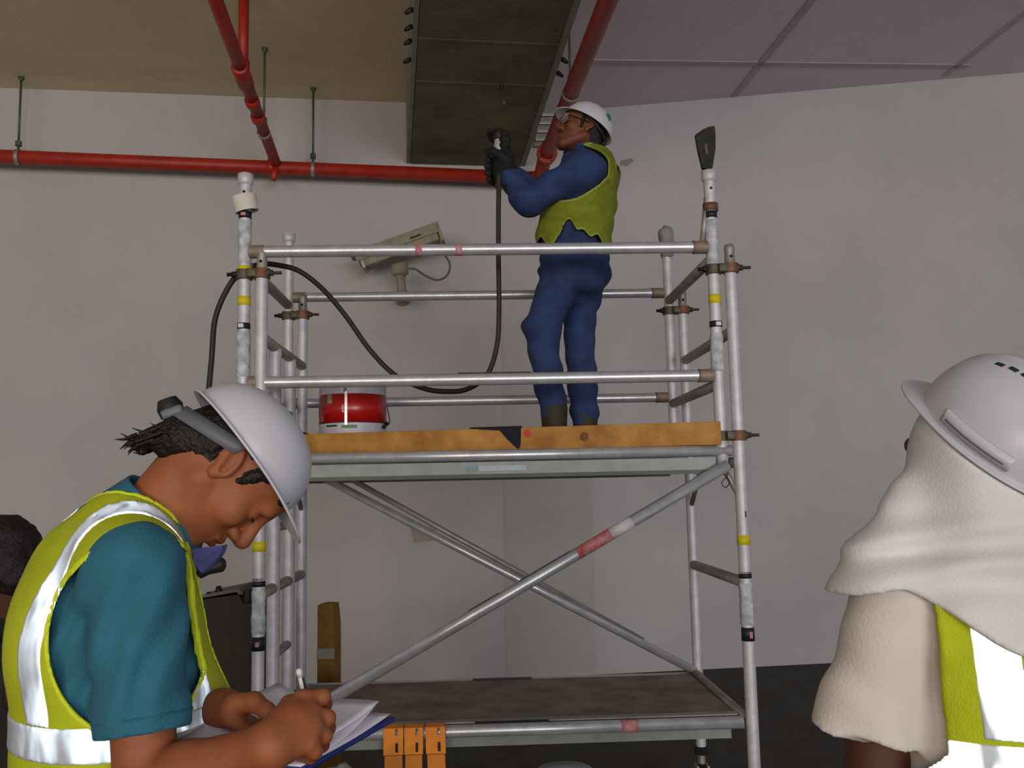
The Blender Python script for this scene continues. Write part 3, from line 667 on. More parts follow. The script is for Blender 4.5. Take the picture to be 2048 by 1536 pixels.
# broad black scraper stuck in the tall right post
x, y = tall['fr']; yb = sp(x, y, 0)[1]-0.0
bsh = thing('broad_brush', 'black flat brush head standing on top of the tall right guard post', 'brush', sp(x, y, tall_top))
A = lambda px, py: at(px, py, yb)
poly = [A(1404, 338), A(1424, 338), A(1430, 300), A(1430, 270), A(1428, 254), A(1418, 255), A(1404, 261), A(1390, 271), A(1396, 304)]
obj('bristle_head', prism([p-V(0, 0.012, 0) for p in poly], V(0, 0.024, 0)), mat('black_bristles', (20, 20, 16), 0.75, rgb2=(44, 40, 28), scale=30), bsh, smooth=False)
obj('paint_smear', prism([p-V(0, 0.0135, 0) for p in (A(1408, 292), A(1412, 288), A(1415, 308), A(1411, 312))], V(0, 0.002, 0)), mat('grey_smear', (96, 94, 88), 0.8), bsh, smooth=False)
obj('handle', tube([A(1414, 338), sp(x, y, tall_top-0.06)], 0.013, 12), M_BLK, bsh)
# toe board and cloth over it
ztb0, ztb1 = zu+0.0245, zu+0.123
BA, BB = sp(0.065, 0.36, 0), sp(1.925, -0.003, 0); BX = nrm(BB-BA); BN = nrm(np.cross(BX, UP)); BLn = np.linalg.norm(BB-BA)
tag(obj('toe_board', box((BA+BB)/2+UP*(ztb0+ztb1)/2, (BLn/2, 0.016, (ztb1-ztb0)/2), (BX, np.cross(UP, BX), UP), 0.003), M_WOOD, sharp=40), 'long varnished timber toe board along the front of the upper deck', 'board')
tb = bpy.data.objects['toe_board']
def bp_(x, b, out=0.0165): return BA+BX*((x-0.065)/1.86*BLn)+BN*out+UP*(zu+b)
obj('paint_spot', lathe(bp_(1.12, 0.095), BN, [(0.016, 0), (0.013, 0.0012), (0.001, 0.0014)], 14), mat('red_paint_spot', (190, 60, 34), 0.6), tb)
obj('knot', lathe(bp_(1.36, 0.075), BN, [(0.02, 0), (0.014, 0.001), (0.001, 0.0012)], 14), mat('wood_knot', (112, 70, 26), 0.7), tb)
obj('paint_spot', lathe(bp_(1.55, 0.105), BN, [(0.006, 0), (0.001, 0.0012)], 10), M_BAG, tb)
ck = bmesh.new(); fp = lambda a, b: bp_(a, b, 0.018)
add_prism(ck, [fp(0.905, 0.120), fp(1.0, 0.112), fp(1.03, 0.075), fp(1.065, 0.04), fp(1.08, 0.028), fp(1.088, 0.045), fp(1.09, 0.07), fp(1.092, 0.127), fp(0.9, 0.127)], BN*0.003)
add_prism(ck, [bp_(0.88, 0.1245, 0.024), bp_(1.092, 0.1245, 0.022), bp_(1.092, 0.1245, -0.03), bp_(0.86, 0.1245, -0.024)], UP*0.005)
tag(obj('black_rag', ck, mat('black_cloth', (26, 27, 32), 0.9), smooth=False), 'black rag folded over the toe board near the paint can', 'rag')
# dark sack lying at the left end of the upper deck
FS = lambda p: smin(d_ell(p, sp(0.05, 0.42, zu+0.06), (0.12, 0.07, 0.085)), d_ell(p, sp(-0.02, 0.46, zu+0.085), (0.09, 0.08, 0.10)), 0.05)+folds(p, V(1, 0, 0.5), 0.09, 0.008, 1.5, 12)
FSc = lambda p: np.maximum(FS(p), (zu+0.026)-p[:, 2])
tag(blob('dark_sack', FSc, sp(-0.2, 0.25, zu)-0.05, sp(0.3, 0.65, zu+0.25)+0.05, 0.01, mat('dark_brown_sack', (48, 38, 24), 0.9)), 'dark brown sack lying on the deck left of the paint can', 'sack')
# paint can
pc = sp(0.312, 0.52, zu+0.0245); pr_ = 0.157
can = thing('paint_can', 'large red and white paint can standing on the upper deck', 'paint can', pc)
hh = 0.25
obj('can_body', lathe(pc, UP, [(0.01, 0), (pr_-0.006, 0.0), (pr_, 0.006), (pr_, 0.150)], 48), M_CANW, can, label='white printed lower band')
obj('red_label', lathe(pc+UP*0.150, UP, [(pr_, 0), (pr_+0.0008, 0), (pr_+0.0008, 0.004), (pr_, 0.004)], 48), M_LABEL, can)
obj('red_label', lathe(pc+UP*0.154, UP, [(pr_, 0), (pr_+0.0006, 0), (pr_+0.0006, 0.130), (pr_, 0.130)], 48), M_CANR, can, label='red printed band')
obj('top_band', lathe(pc+UP*0.284, UP, [(pr_, 0), (pr_, 0.046)], 48), M_CANW, can)
obj('can_lid', lathe(pc+UP*0.329, UP, [(pr_, 0), (pr_+0.005, 0.002), (pr_+0.005, 0.012), (pr_-0.005, 0.014), (pr_-0.012, 0.006), (0.001, 0.006)], 48), M_CANW, can)
def can_arc(a, z, w, h, m, nm, off=0.0015):
    bm = bmesh.new(); n = max(2, int(w/0.01)); q = []
    for i in range(n+1):
        t = math.radians(a)+(i/n-0.5)*w/pr_; d = V(math.cos(t), math.sin(t), 0)
        q.append((bm.verts.new(pc+d*(pr_+off)+UP*(z+0.085-h/2)), bm.verts.new(pc+d*(pr_+off)+UP*(z+0.085+h/2))))
    for i in range(n): bm.faces.new((q[i][0], q[i+1][0], q[i+1][1], q[i][1]))
    obj(nm, bm, m, can)
fa = -90-8
can_arc(fa+6.5, 0.13, 0.012, 0.16, M_ALU, 'seam'); can_arc(fa+5.0, 0.215, 0.014, 0.02, M_GREY, 'handle_lug')
can_arc(fa+1.2, 0.13, 0.004, 0.035, M_WLABEL, 'printed_letter_L'); can_arc(fa+3.2, 0.1145, 0.012, 0.004, M_WLABEL, 'printed_letter_L')
can_arc(fa-20, 0.052, 0.06, 0.008, M_LABEL, 'printed_line'); can_arc(fa+12, 0.047, 0.07, 0.014, mat('green_splash', (90, 140, 96), 0.6), 'green_splash', 0.002)
for (a, z, w, h, c) in ((-38, 0.165, 0.04, 0.045, (158, 72, 84)), (-24, 0.175, 0.03, 0.04, (170, 150, 110)), (-50, 0.15, 0.03, 0.06, (150, 100, 80)), (-60, 0.12, 0.03, 0.05, (130, 60, 40)), (-44, 0.09, 0.03, 0.03, (160, 90, 90))):
    can_arc(fa+a, z, w, h, mat('flower_print_%d' % a, c, 0.5, var=0.5, scale=50), 'flower_print', 0.0012)
hA = pc+V(pr_+0.004, 0, 0)+UP*0.235; hB = pc-V(pr_+0.004, 0, 0)+UP*0.15
obj('wire_handle', tube(spline([hA, hA+V(0.012, -0.01, -0.05), hA+V(0.016, -0.04, -0.085), hA+V(0.0, -0.08, -0.105)], 20), 0.0025, 6), M_BLK, can)
obj('handle_grip', tube([hA+V(0.006, -0.045, -0.085), hA+V(-0.004, -0.08, -0.104)], 0.009, 10), M_BLK, can)
# hose from the tool down over the rails
yh = 4.15
H = lambda px, py, y=yh: at(px, py, y)
hose_pts = [H(998, 345), H(997, 420), H(997, 520), H(998, 620), H(994, 690), H(975, 748), H(935, 778), H(890, 783), H(845, 776), H(790, 750), H(740, 700), H(690, 630, 4.1), H(645, 578, 4.05), H(600, 543, 4.0), H(560, 531, 3.96), H(520, 529, 3.88), H(480, 546, 3.85), H(452, 583, 3.85), H(430, 640, 3.85), H(423, 720, 3.85), H(415, 810, 3.85), H(400, 1000, 3.84), H(380, 1300, 3.84), H(375, 1500, 3.8)]
hose_end = hose_pts[-1]*V(1, 1, 0)+UP*0.014
tag(obj('air_hose', tube(spline(hose_pts+[hose_end+V(-0.05, 0, 0.1), hose_end+V(-0.2, 0.05, 0), hose_end+V(-0.9, 0.1, 0)], 260), 0.0118, 10), M_HOSE), 'dark rubber hose looping from the worker\'s tool down over the left rails', 'hose')
# orange webbing straps hung on the front lower rail
for i, (x0, dx, lean) in enumerate(((0.505, 0.082, 0.0), (0.588, 0.078, -0.004), (0.672, 0.082, 0.012))):
    lab = ('orange slotted strap on the lower rail, leftmost of three', 'orange slotted strap on the lower rail, between two others', 'orange slotted strap on the lower rail, rightmost of three')[i]
    t = thing('orange_strap', lab, 'strap', sp(x0+dx/2, -0.05, zl-0.4), 'orange straps on the lower rail')
    P = lambda a, b, o: sp(x0+a+(zl-b)*0+(lean*(1-(b-(zl-0.45))/0.45)), o, b)
    yo = -0.036
    ztop, zf, zbt = zl+0.024, zl-0.075, zl-0.45
    w = dx-0.004
    s0, s1 = w*0.60, w*0.75; zs0, zs1 = zl-0.066, zl-0.03
    bm = bmesh.new()
    for (a0, a1, z0, z1) in ((0, s0, zf, ztop), (s1, w, zf, ztop), (s0, s1, zf, zs0), (s0, s1, zs1, zl+0.0)):
        add_prism(bm, [P(a0, z0, yo), P(a1, z0, yo), P(a1, z1, yo), P(a0, z1, yo)], -EY*0.003)
    obj('strap_head', bm, M_ORANGE, t, smooth=False)
    obj('strap_loop', prism([P(0, ztop, yo-0.003), P(w, ztop, yo-0.003), P(w, ztop+0.003, 0.02), P(0, ztop+0.003, 0.02)], UP*0.003), M_ORANGE, t, smooth=False)
    obj('strap_tail', prism([P(0.004, zf-0.004, yo+0.004), P(w-0.004, zf-0.004, yo+0.004), P(w, zbt, yo+0.004), P(0, zbt, yo+0.004)], EY*0.003), mat('orange_webbing_tail', (226, 134, 42), 0.7), t, smooth=False)
    obj('slot_backing', prism([P(s0, zs0, yo+0.001), P(s1, zs0, yo+0.001), P(s1, zs1, yo+0.001), P(s0, zs1, yo+0.001)], EY*0.002), M_BLK, t, smooth=False)
#==THINGS ROUND THE TOWER==
yk = 5.05
K = lambda px, py, y=yk: at(px, py, y)
cb_ = thing('cardboard_carton', 'tall narrow brown cardboard carton with a tape band behind the tower', 'carton', V(K(650, 1372)[0], yk, 0))
pl = [K(635, 1212), K(640, 1208), K(664, 1208), K(669, 1250)]
base = K(668, 1372)*V(1, 1, 0); b0 = K(634, 1372)*V(1, 1, 0)
obj('carton_body', prism([b0, base, base*V(1, 1, 0)+UP*pl[3][2], pl[2], pl[1], pl[0]], V(0.02, 0.09, 0)), M_CARD, cb_, smooth=False)
obj('tape_band', prism([K(633.5, 1318)-V(0, .002, 0), K(669, 1318)-V(0, .002, 0), K(669, 1297)-V(0, .002, 0), K(633.5, 1297)-V(0, .002, 0)], V(0, -0.002, 0)), M_TAPE, cb_, smooth=False)
# dark equipment case behind the bent man
ye = 4.35
E_ = lambda px, py, y=ye: at(px, py, y)
case = thing('equipment_case', 'tall dark brown machine case with a grey lid and black knobs behind the bent man', 'machine', V(E_(455, 1300)[0], ye+0.15, 0))
tl, tr2, shl, rr = E_(405, 1196), E_(474, 1182), E_(486, 1202), E_(516, 1206)
obj('case_body', prism([E_(405, 1196), E_(474, 1184), E_(486, 1206), E_(518, 1208), E_(518, 1300)*V(1, 1, 0)+UP*0.02, E_(430, 1300)*V(1, 1, 0)+UP*0.02, E_(405, 1240)], V(-0.02, 0.3, 0)), M_CASE, case, smooth=False)
obj('case_lid', prism([E_(404, 1199), E_(486, 1188), E_(478, 1176), E_(404, 1191)], V(-0.02, 0.3, 0)), M_LID, case, smooth=False)
obj('knob', tube([E_(418, 1194, ye+.05), E_(418, 1190, ye+.05), E_(418, 1184, ye+.05)], [0.014, 0.016, 0.01], 12), M_BLK, case)
obj('knob', tube([E_(438, 1190, ye+.05), E_(438, 1183, ye+.05), E_(437, 1172, ye+.05)], [0.018, 0.018, 0.011], 12), M_BLK, case)
obj('latch', box(E_(496, 1192, ye+.03), (0.014, 0.02, 0.03), None, 0.004), M_BLK, case)
obj('case_wheel', tube([E_(470, 1536, ye)*V(1, 1, 0)+V(-.02, .1, .05), E_(470, 1536, ye)*V(1, 1, 0)+V(.06, .1, .05)], 0.05, 18), M_BLK, case)
# crumpled sheeting and a round tub lid low down behind the lower deck
FB = lambda p: smin(d_ell(p, at(690, 1535, 3.4)*V(1, 1, 0)+UP*0.26, (0.13, 0.1, 0.32)), d_ell(p, at(665, 1535, 3.4)*V(1, 1, 0)+UP*0.26, (0.13, 0.12, 0.30)), 0.06)+folds(p, V(1, 0, 0.6), 0.08, 0.012, 1.5, 12)
FBc = lambda p: np.maximum(FB(p), 0.002-p[:, 2])
c_ = at(680, 1535, 3.4)*V(1, 1, 0)
tag(blob('plastic_sack', FBc, c_+V(-0.35, -0.3, -0.03), c_+V(0.35, 0.3, 0.62), 0.014, M_BAG), 'crumpled grey plastic sack low on the floor in front of the tower', 'sack')
tc_ = at(1130, 1530, 3.9)
tubo = thing('white_tub', 'white tub with a rounded lid standing under the lower deck', 'tub', tc_*V(1, 1, 0))
obj('tub_body', lathe(tc_*V(1, 1, 0), UP, [(0.01, 0), (0.11, 0), (0.13, tc_[2]-0.06), (0.12, tc_[2]-0.058)], 28), M_CANW, tubo)
obj('tub_lid', lathe(tc_*V(1, 1, 0)+UP*(tc_[2]-0.06), UP, [(0.135, 0), (0.138, 0.012), (0.11, 0.045), (0.06, 0.058), (0.001, 0.062)], 28), M_CANW, tubo)
#==PEOPLE==
# ------------------------------------------------------------------ people
def frame(fwd_xy_deg, pitch_deg=0.0, roll_deg=0.0):
    """rows: forward, left, up; heading in degrees from +x, pitch positive = nose down"""
    a = math.radians(fwd_xy_deg); p = math.radians(pitch_deg); r = math.radians(roll_deg)
    h = V(math.cos(a), math.sin(a), 0); l = V(-math.sin(a), math.cos(a), 0)
    f = h*math.cos(p)-UP*math.sin(p); u = h*math.sin(p)+UP*math.cos(p)
    l2 = l*math.cos(r)+u*math.sin(r); u2 = u*math.cos(r)-l*math.sin(r)
    return np.array([f, l2, u2])
def loc(F, o, R): return lambda p: F((p-o)@R.T)
def w(o, R, q): return o+np.asarray(q, float)@R
def merge(*parts):
    vs, qs, n = [], [], 0
    for v, q in parts: vs.append(v); qs.append(q+n); n += len(v)
    return np.concatenate(vs), np.concatenate(qs)
def head_prims(nose=1.0, chin=1.0):
    P = [('ell', (-0.012, 0, 0.04), (0.098, 0.076, 0.084), None, 0),
         ('ell', (0.036, 0, -0.03), (0.060, 0.058, 0.082), None, 0.04),
         ('ell', (0.045, 0, 0.062), (0.052, 0.060, 0.048), None, 0.03),
         ('cap', (0.086, -0.034, 0.034), (0.086, 0.034, 0.034), 0.013, 0.013, 0.02),
         ('ell', (0.066, 0, -0.07), (0.036, 0.036, 0.036), None, 0.02),
         ('ell', (0.080, 0, -0.103), (0.020*chin, 0.024, 0.018), None, 0.022)]
    for s in (-1, 1):
        P += [('cap', (0.0, s*0.058, -0.045), (0.072, s*0.022, -0.104), 0.017, 0.015, 0.025),
              ('ell', (0.064, s*0.046, -0.018), (0.026, 0.022, 0.024), None, 0.022),
              ('cutell', (0.106, s*0.033, 0.012), (0.022, 0.019, 0.013), None, 0.012),
              ('ell', (0.079, s*0.032, 0.011), (0.016, 0.017, 0.0135), None, 0.003)]
    P += [('cap', (0.092, 0, 0.026), (0.122*nose, 0, -0.022), 0.008, 0.0125, 0.016),
          ('cap', (0.100, 0, -0.036), (0.116*nose, 0, -0.027), 0.008, 0.011, 0.01)]
    for s in (-1, 1):
        P += [('ell', (0.104, s*0.0135, -0.030), (0.013, 0.009, 0.009), None, 0.006),
              ('cutell', (0.110, s*0.0085, -0.040), (0.008, 0.0045, 0.006), None, 0.003)]
    P += [('cap', (0.098, -0.018, -0.058), (0.103, 0, -0.056), 0.006, 0.0078, 0.006), ('cap', (0.103, 0, -0.056), (0.098, 0.018, -0.058), 0.0078, 0.006, 0.006),
          ('cap', (0.095, -0.016, -0.069), (0.101, 0, -0.071), 0.006, 0.0085, 0.006), ('cap', (0.101, 0, -0.071), (0.095, 0.016, -0.069), 0.0085, 0.006, 0.006),
          ('cutcap', (0.100, -0.024, -0.0645), (0.112, 0, -0.0632), 0.0022, 0.0022, 0.003), ('cutcap', (0.112, 0, -0.0632), (0.100, 0.024, -0.0645), 0.0022, 0.0022, 0.003),
          ('cutell', (0.108, 0, -0.085), (0.012, 0.018, 0.006), None, 0.008)]
    for s in (-1, 1):      # ears, tipped back, with bowl and rim
        ca, sa = math.cos(0.60), math.sin(0.60)
        Re = np.array([[ca, 0, sa], [0, 1, 0], [-sa, 0, ca]])
        P += [('ell', (-0.012, s*0.080, 0.012), (0.020, 0.009, 0.034), Re, 0.006),
              ('ell', (-0.003, s*0.078, -0.016), (0.011, 0.008, 0.013), None, 0.006),
              ('cutell', (-0.008, s*0.092, 0.014), (0.012, 0.010, 0.024), Re, 0.004),
              ('cutell', (0.000, s*0.090, -0.002), (0.008, 0.010, 0.009), None, 0.003),
              ('cap', (0.008, s*0.080, -0.002), (0.006, s*0.081, 0.006), 0.004, 0.004, 0.003)]
    return P
def eyes(o, R, parent, m_brow, near=0.0):
    e1 = bmesh.new(); e2 = bmesh.new(); e3 = bmesh.new()
    for s in (-1, 1):
        add_tube(e1, [w(o, R, q) for q in ((0.090, s*0.013, 0.037), (0.095, s*0.024, 0.043), (0.090, s*0.038, 0.045), (0.080, s*0.050, 0.038))], [0.003, 0.0055, 0.005, 0.0025], 8)
        add_tube(e2, [w(o, R, q) for q in ((0.0945, s*0.021, 0.007), (0.0965, s*0.030, 0.0055), (0.0945, s*0.039, 0.007), (0.088, s*0.046, 0.009))], [0.0012, 0.002, 0.0022, 0.0012], 6)
    obj('eyebrows', e1, m_brow, parent); obj('eyelashes', e2, M_BLK, parent)
def helmet(o, R, parent, a=0.124, b=0.106, h=0.112, peak=0.05, name='safety_helmet', label=None, ridges=False):
    """shell on rim frame R at o; a,b half lengths of the rim, h dome height"""
    nphi, nt = 72, 22
    def pt(phi, t, off):
        c, s = math.cos(phi), math.sin(phi)
        th = t*math.pi/2; e = 0.92
        rr = math.sin(th)**e; zz = max(math.cos(th), 0)**0.95
        x, y, z = (a-off)*rr*c, (b-off)*rr*s, (h-off)*zz
        if ridges:
            rg = max(0, 1-abs(abs(y)-0.016)/0.008)*0.004*min(1, 3*(1-t)) if x > -0.09 else 0
            z += rg
        return V(x, y, z)
    def flange(phi, k, off):
        c = math.cos(phi); ex = 0.010+(peak-0.010)*max(0, c)**3.5
        base = pt(phi, 1.0, off); d = nrm(V(base[0]/a/a, base[1]/b/b, 0))
        if c > 0: d = nrm(d*(1-0.6*c**4)+V(1, 0, 0)*0.6*c**4)
        return base+d*ex*k-V(0, 0, 1)*(0.004*k+0.012*k*max(0, c)**4)-V(0, 0, off)
    rings = []
    T_ = np.linspace(0.02, 1, nt)
    for t in T_: rings.append([pt(2*math.pi*j/nphi, t, 0) for j in range(nphi)])
    for k in (0.5, 1.0): rings.append([flange(2*math.pi*j/nphi, k, 0) for j in range(nphi)])
    rings.append([flange(2*math.pi*j/nphi, 1.0, 0.003) for j in range(nphi)])
    rings.append([flange(2*math.pi*j/nphi, 0.5, 0.003) for j in range(nphi)])
    for t in T_[::-1]: rings.append([pt(2*math.pi*j/nphi, t, 0.003) for j in range(nphi)])
    bm = bmesh.new(); VR = [[bm.verts.new(w(o, R, q)) for q in r] for r in rings]
    for i in range(len(VR)-1):
        for j in range(nphi): bm.faces.new((VR[i][j], VR[i][(j+1) % nphi], VR[i+1][(j+1) % nphi], VR[i+1][j]))
    bm.faces.new(VR[0]); bm.faces.new(VR[-1])
    sh = obj(name, bm, M_HELM, parent, sharp=50, label=label)
    # rim bead
    obj('helmet_rim', add_tube(bmesh.new(), [w(o, R, flange(2*math.pi*j/nphi, 1.0, 0.0015)) for j in range(nphi+1)], 0.0024, 8, False), M_HELM, parent=sh if sh.parent is None or sh.parent.parent is None else sh)
    return sh
def strip_ring(o, R, a, b, z0, z1, ph0, ph1, m, name, parent, tilt=0.0, n=30, th=0.003):
    bm = bmesh.new(); q = []
    for i in range(n+1):
        ph = ph0+(ph1-ph0)*i/n; c, s = math.cos(ph), math.sin(ph); zt_ = tilt*(-c)*a
        row = [bm.verts.new(w(o, R, (x*c, y*s, z+zt_))) for x, y, z in ((a, b, z0), (a, b, z1), (a+th, b+th, z1), (a+th, b+th, z0))]; q.append(row)
    for i in range(n):
        for k in range(4): bm.faces.new((q[i][k], q[i+1][k], q[i+1][(k+1) % 4], q[i][(k+1) % 4]))
    bm.faces.new(q[0]); bm.faces.new(q[-1][::-1])
    return obj(name, bm, m, parent)
def person(label, parts):
    o = obj('person', merge(*parts), None_skin[0]); tag(o, label, 'person'); return o
None_skin = [M_SKINL]
def bodyF(S, R): return lambda p: (p-S)@R.T
def finger(pts, r0, r1, k=0.006):
    n = len(pts)-1; return [('cap', pts[i], pts[i+1], r0+(r1-r0)*i/n, r0+(r1-r0)*(i+1)/n, k) for i in range(n)]
def lower_body(S, R, hipz, dx=(0.0, 0.0)):
    """pelvis and two standing legs down to the floor (world prims); S,R body frame"""
    P = []; feet = []
    c = w(S, R, (-0.03, 0, 0)); c = c*V(1, 1, 0)+UP*hipz
    for s, d in zip((1, -1), dx):
        hip = c+R[1]*s*0.09; ft = c+R[1]*s*0.11+R[0]*d; ft = ft*V(1, 1, 0)
        kn = (hip+ft)/2+R[0]*0.03+UP*0.04
        P += [('cap', hip, kn, 0.092, 0.068, 0.05), ('cap', kn, ft+UP*0.07, 0.066, 0.055, 0.03)]
        feet.append(ft)
    P.append(('ell', c+UP*0.05, (0.13, 0.17, 0.13), R, 0.05))
    return P, feet
def shoes(feet, R, parent, m):
    for ft in feet:
        F = field([('cap', ft+UP*0.045-R[0]*0.03, ft+UP*0.04+R[0]*0.12, 0.042, 0.036, 0), ('cap', ft+UP*0.06, ft+UP*0.14, 0.046, 0.048, 0.03)])
        Fc = lambda p, F=F: np.maximum(F(p), 0.001-p[:, 2])
        blob('shoe', Fc, ft-V(0.22, 0.22, 0.02), ft+V(0.22, 0.22, 0.22), 0.008, m, parent)

# ================= the bent man writing at the left
RB = frame(26); aL = 26
rs = at(272, 1140, 1.40); S = rs+RB[1]*0.185
RH = frame(12, 69); ear = at(452, 938, 1.50); HO = ear+RH[1]*0.078
toB = bodyF(S, RB)
torso = [('ell', (-0.020, 0, -0.17), (0.130, 0.180, 0.22), None, 0), ('ell', (-0.045, 0, -0.09), (0.100, 0.145, 0.125), None, 0.06),
         ('cap', (0.0, -0.165, -0.01), (0.0, 0.165, -0.01), 0.056, 0.056, 0.05), ('ell', (0.026, 0, -0.40), (0.160, 0.172, 0.23), None, 0.08),
         ('cap', (-0.02, 0, 0.0), (0.03, 0, 0.06), 0.075, 0.062, 0.05),
         ('cap', (-0.01, -0.15, 0.0), (-0.01, -0.06, 0.052), 0.05, 0.05, 0.04), ('cap', (-0.01, 0.15, 0.0), (-0.01, 0.06, 0.052), 0.05, 0.05, 0.04)]
TF = field(torso)
elb = at(292, 1575, 1.36); wri = at(540, 1492, 1.275)
arm_ax = nrm(elb-rs); hem = rs+arm_ax*0.232
neck_a = w(HO, RH, (-0.035, 0, -0.035)); neck_b = w(S, RB, (-0.01, 0, 0.0))
HP = head_prims(1.0)
HF = loc(field(HP), HO, RH)
NF = lambda p: d_cap(p, neck_a, neck_b, 0.060, 0.068)
headF = lambda p: smin(HF(p), NF(p), 0.03)
hp_ = surf(lambda p: np.maximum(headF(p), -d_cap(p, neck_b, neck_b, 0.03, 0.03)), np.minimum(HO-0.17, neck_b-0.09), np.maximum(HO+0.17, neck_b+0.09), 0.0026)
# right arm and writing hand
Q = lambda px, py, y: at(px, py, y)
imc, mmc, rmc, pmc = Q(606, 1399, 1.335), Q(620, 1428, 1.325), Q(624, 1458, 1.312), Q(618, 1488, 1.297)
arm = [('cap', rs, elb, 0.052, 0.043, 0), ('cap', elb, elb+(wri-elb)*0.35, 0.043, 0.041, 0.02), ('cap', elb+(wri-elb)*0.35, wri, 0.041, 0.0285, 0.02),
       ('cap', wri, Q(590, 1450, 1.31), 0.029, 0.031, 0.02), ('cap', Q(575, 1440, 1.32), imc, 0.024, 0.014, 0.015), ('cap', Q(570, 1455, 1.305), mmc, 0.024, 0.015, 0.015),
       ('cap', Q(575, 1470, 1.30), rmc, 0.023, 0.0145, 0.015), ('cap', Q(570, 1486, 1.29), pmc, 0.022, 0.013, 0.015)]
arm += finger([imc, Q(645, 1394, 1.352), Q(650, 1408, 1.375), Q(634, 1428, 1.39)], 0.0125, 0.0085)
arm += finger([mmc, Q(654, 1436, 1.338), Q(656, 1456, 1.362), Q(636, 1462, 1.38)], 0.0128, 0.009)
arm += finger([rmc, Q(648, 1472, 1.322), Q(644, 1490, 1.345), Q(622, 1492, 1.36)], 0.012, 0.0085)
arm += finger([pmc, Q(630, 1503, 1.302), Q(620, 1515, 1.32), Q(600, 1512, 1.335)], 0.011, 0.0075)
arm += finger([Q(552, 1448, 1.33), Q(580, 1410, 1.36), Q(606, 1402, 1.385), Q(626, 1418, 1.395)], 0.016, 0.0095)
# left arm and hand steadying the board
lsh = w(S, RB, (0, 0.185, -0.01)); lel = w(S, RB, (0.06, 0.24, -0.30)); lwr = Q(446, 1420, 1.50)
lpal = Q(468, 1420, 1.47)
larm = [('cap', lsh, lel, 0.052, 0.043, 0), ('cap', lel, lwr, 0.042, 0.029, 0.02), ('cap', lwr, lpal, 0.029, 0.026, 0.02)]
larm += finger([Q(470, 1408, 1.46), Q(508, 1404, 1.45), Q(534, 1422, 1.435), Q(546, 1441, 1.425)], 0.017, 0.0105)
for i in range(4):
    b0 = lpal+V(0.0, 0.01*i-0.015, -0.012); larm += finger([b0, b0+V(0.035, 0.004*i, -0.022), b0+V(0.075, 0.0, -0.026-0.002*i), b0+V(0.095, -0.004, -0.018)], 0.0115, 0.008)
ap = np.array([q for pr in arm+larm for q in pr[1:3]])
lo_a, hi_a = np.array([q for pr in arm for q in pr[1:3]]).min(0)-0.07, np.array([q for pr in arm for q in pr[1:3]]).max(0)+0.07
lo_l, hi_l = np.array([q for pr in larm for q in pr[1:3]]).min(0)-0.07, np.array([q for pr in larm for q in pr[1:3]]).max(0)+0.07
pts_arm = surf(field(arm), lo_a, hi_a, 0.003)
pts_larm = surf(field(larm), lo_l, hi_l, 0.0032)
inner = surf(lambda p: TF(toB(p))+0.012, S-V(0.35, 0.35, 0.75), S+V(0.35, 0.35, 0.2), 0.014)
legsP, feetL = lower_body(S, RB, 0.88)
None_skin[0] = M_SKINL
man = person('man in a yellow vest, teal polo and white helmet bent over a clipboard, writing', [hp_, pts_arm, pts_larm, inner])
legF = field(legsP+[('ell', w(S, RB, (-0.02, 0, -0.55)), (0.13, 0.168, 0.10), RB, 0.05)])
blob('trousers', lambda p: legF(p)+folds(p, V(0.2, 0, 1), 0.12, 0.006), S*V(1, 1, 0)-V(0.4, 0.4, 0), S*V(1, 1, 0)+V(0.4, 0.4, 1.08), 0.012, M_TROU, man)
shoes(feetL, RB, man, M_BOOT)
eyes(HO, RH, man, M_HAIR)
# polo shirt: torso plus sleeves
ls_ax = nrm(lel-lsh); lhem = lsh+ls_ax*0.22
def poloF(p):
    q = toB(p); d = TF(q)-0.004
    sl = smax(d_cap(p, rs+V(0, 0, 0.0), hem+arm_ax*0.06, 0.069, 0.0665), (p-hem)@arm_ax, 0.003)
    sl2 = smax(d_cap(p, lsh, lhem+ls_ax*0.05, 0.069, 0.068), (p-lhem)@ls_ax, 0.003)
    d = smin(smin(d, sl, 0.035), sl2, 0.035)
    d = smax(d, -(d_cap(p, neck_a, neck_b, 0.062, 0.070)), 0.004)
    arm_w = np.clip(1-np.abs(sl)/0.04, 0, 1)
    fade = np.clip(np.abs((p-hem)@arm_ax)/0.05, 0.1, 1)*np.clip(((p-rs)@arm_ax+0.02)/0.09, 0.12, 1)
    return d+fade*folds(p, nrm(arm_ax*0.35+RB[0]*0.9), 0.05, 0.0085, 1.3, 7)
blob('polo_shirt', poloF, S-V(0.36, 0.40, 0.62), S+V(0.36, 0.40, 0.16), 0.005, M_TEAL, man)
obj('sleeve_hem', add_tube(bmesh.new(), [hem-arm_ax*0.022+0.0688*(basis(arm_ax)[0]*math.cos(t)+basis(arm_ax)[1]*math.sin(t)) for t in np.linspace(0, 2*math.pi, 40)], 0.0012, 6, False), M_TEALD, man)
# collar
nax = nrm(neck_b-neck_a)
def collarF(p):
    t = (p-neck_b)@nax; d = d_cap(p, neck_a, neck_b, 0.060, 0.068)
    fl = 0.013+0.026*np.clip((t+0.12)/0.08, 0, 1)
    return smax(np.abs(d-fl)-0.0035, np.maximum(t+0.025, -0.122-t)+0.004*np.sin(p@RB[0]*40), 0.004)
blob('collar', collarF, neck_b-0.17, neck_b+0.17, 0.0034, M_TEALD, man)
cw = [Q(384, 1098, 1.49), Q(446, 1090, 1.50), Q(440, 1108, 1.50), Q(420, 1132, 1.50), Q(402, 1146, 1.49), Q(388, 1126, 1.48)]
obj('collar_wing', prism(cw, V(0.004, 0.012, 0)), M_COLLAR_TINT, man, smooth=False)
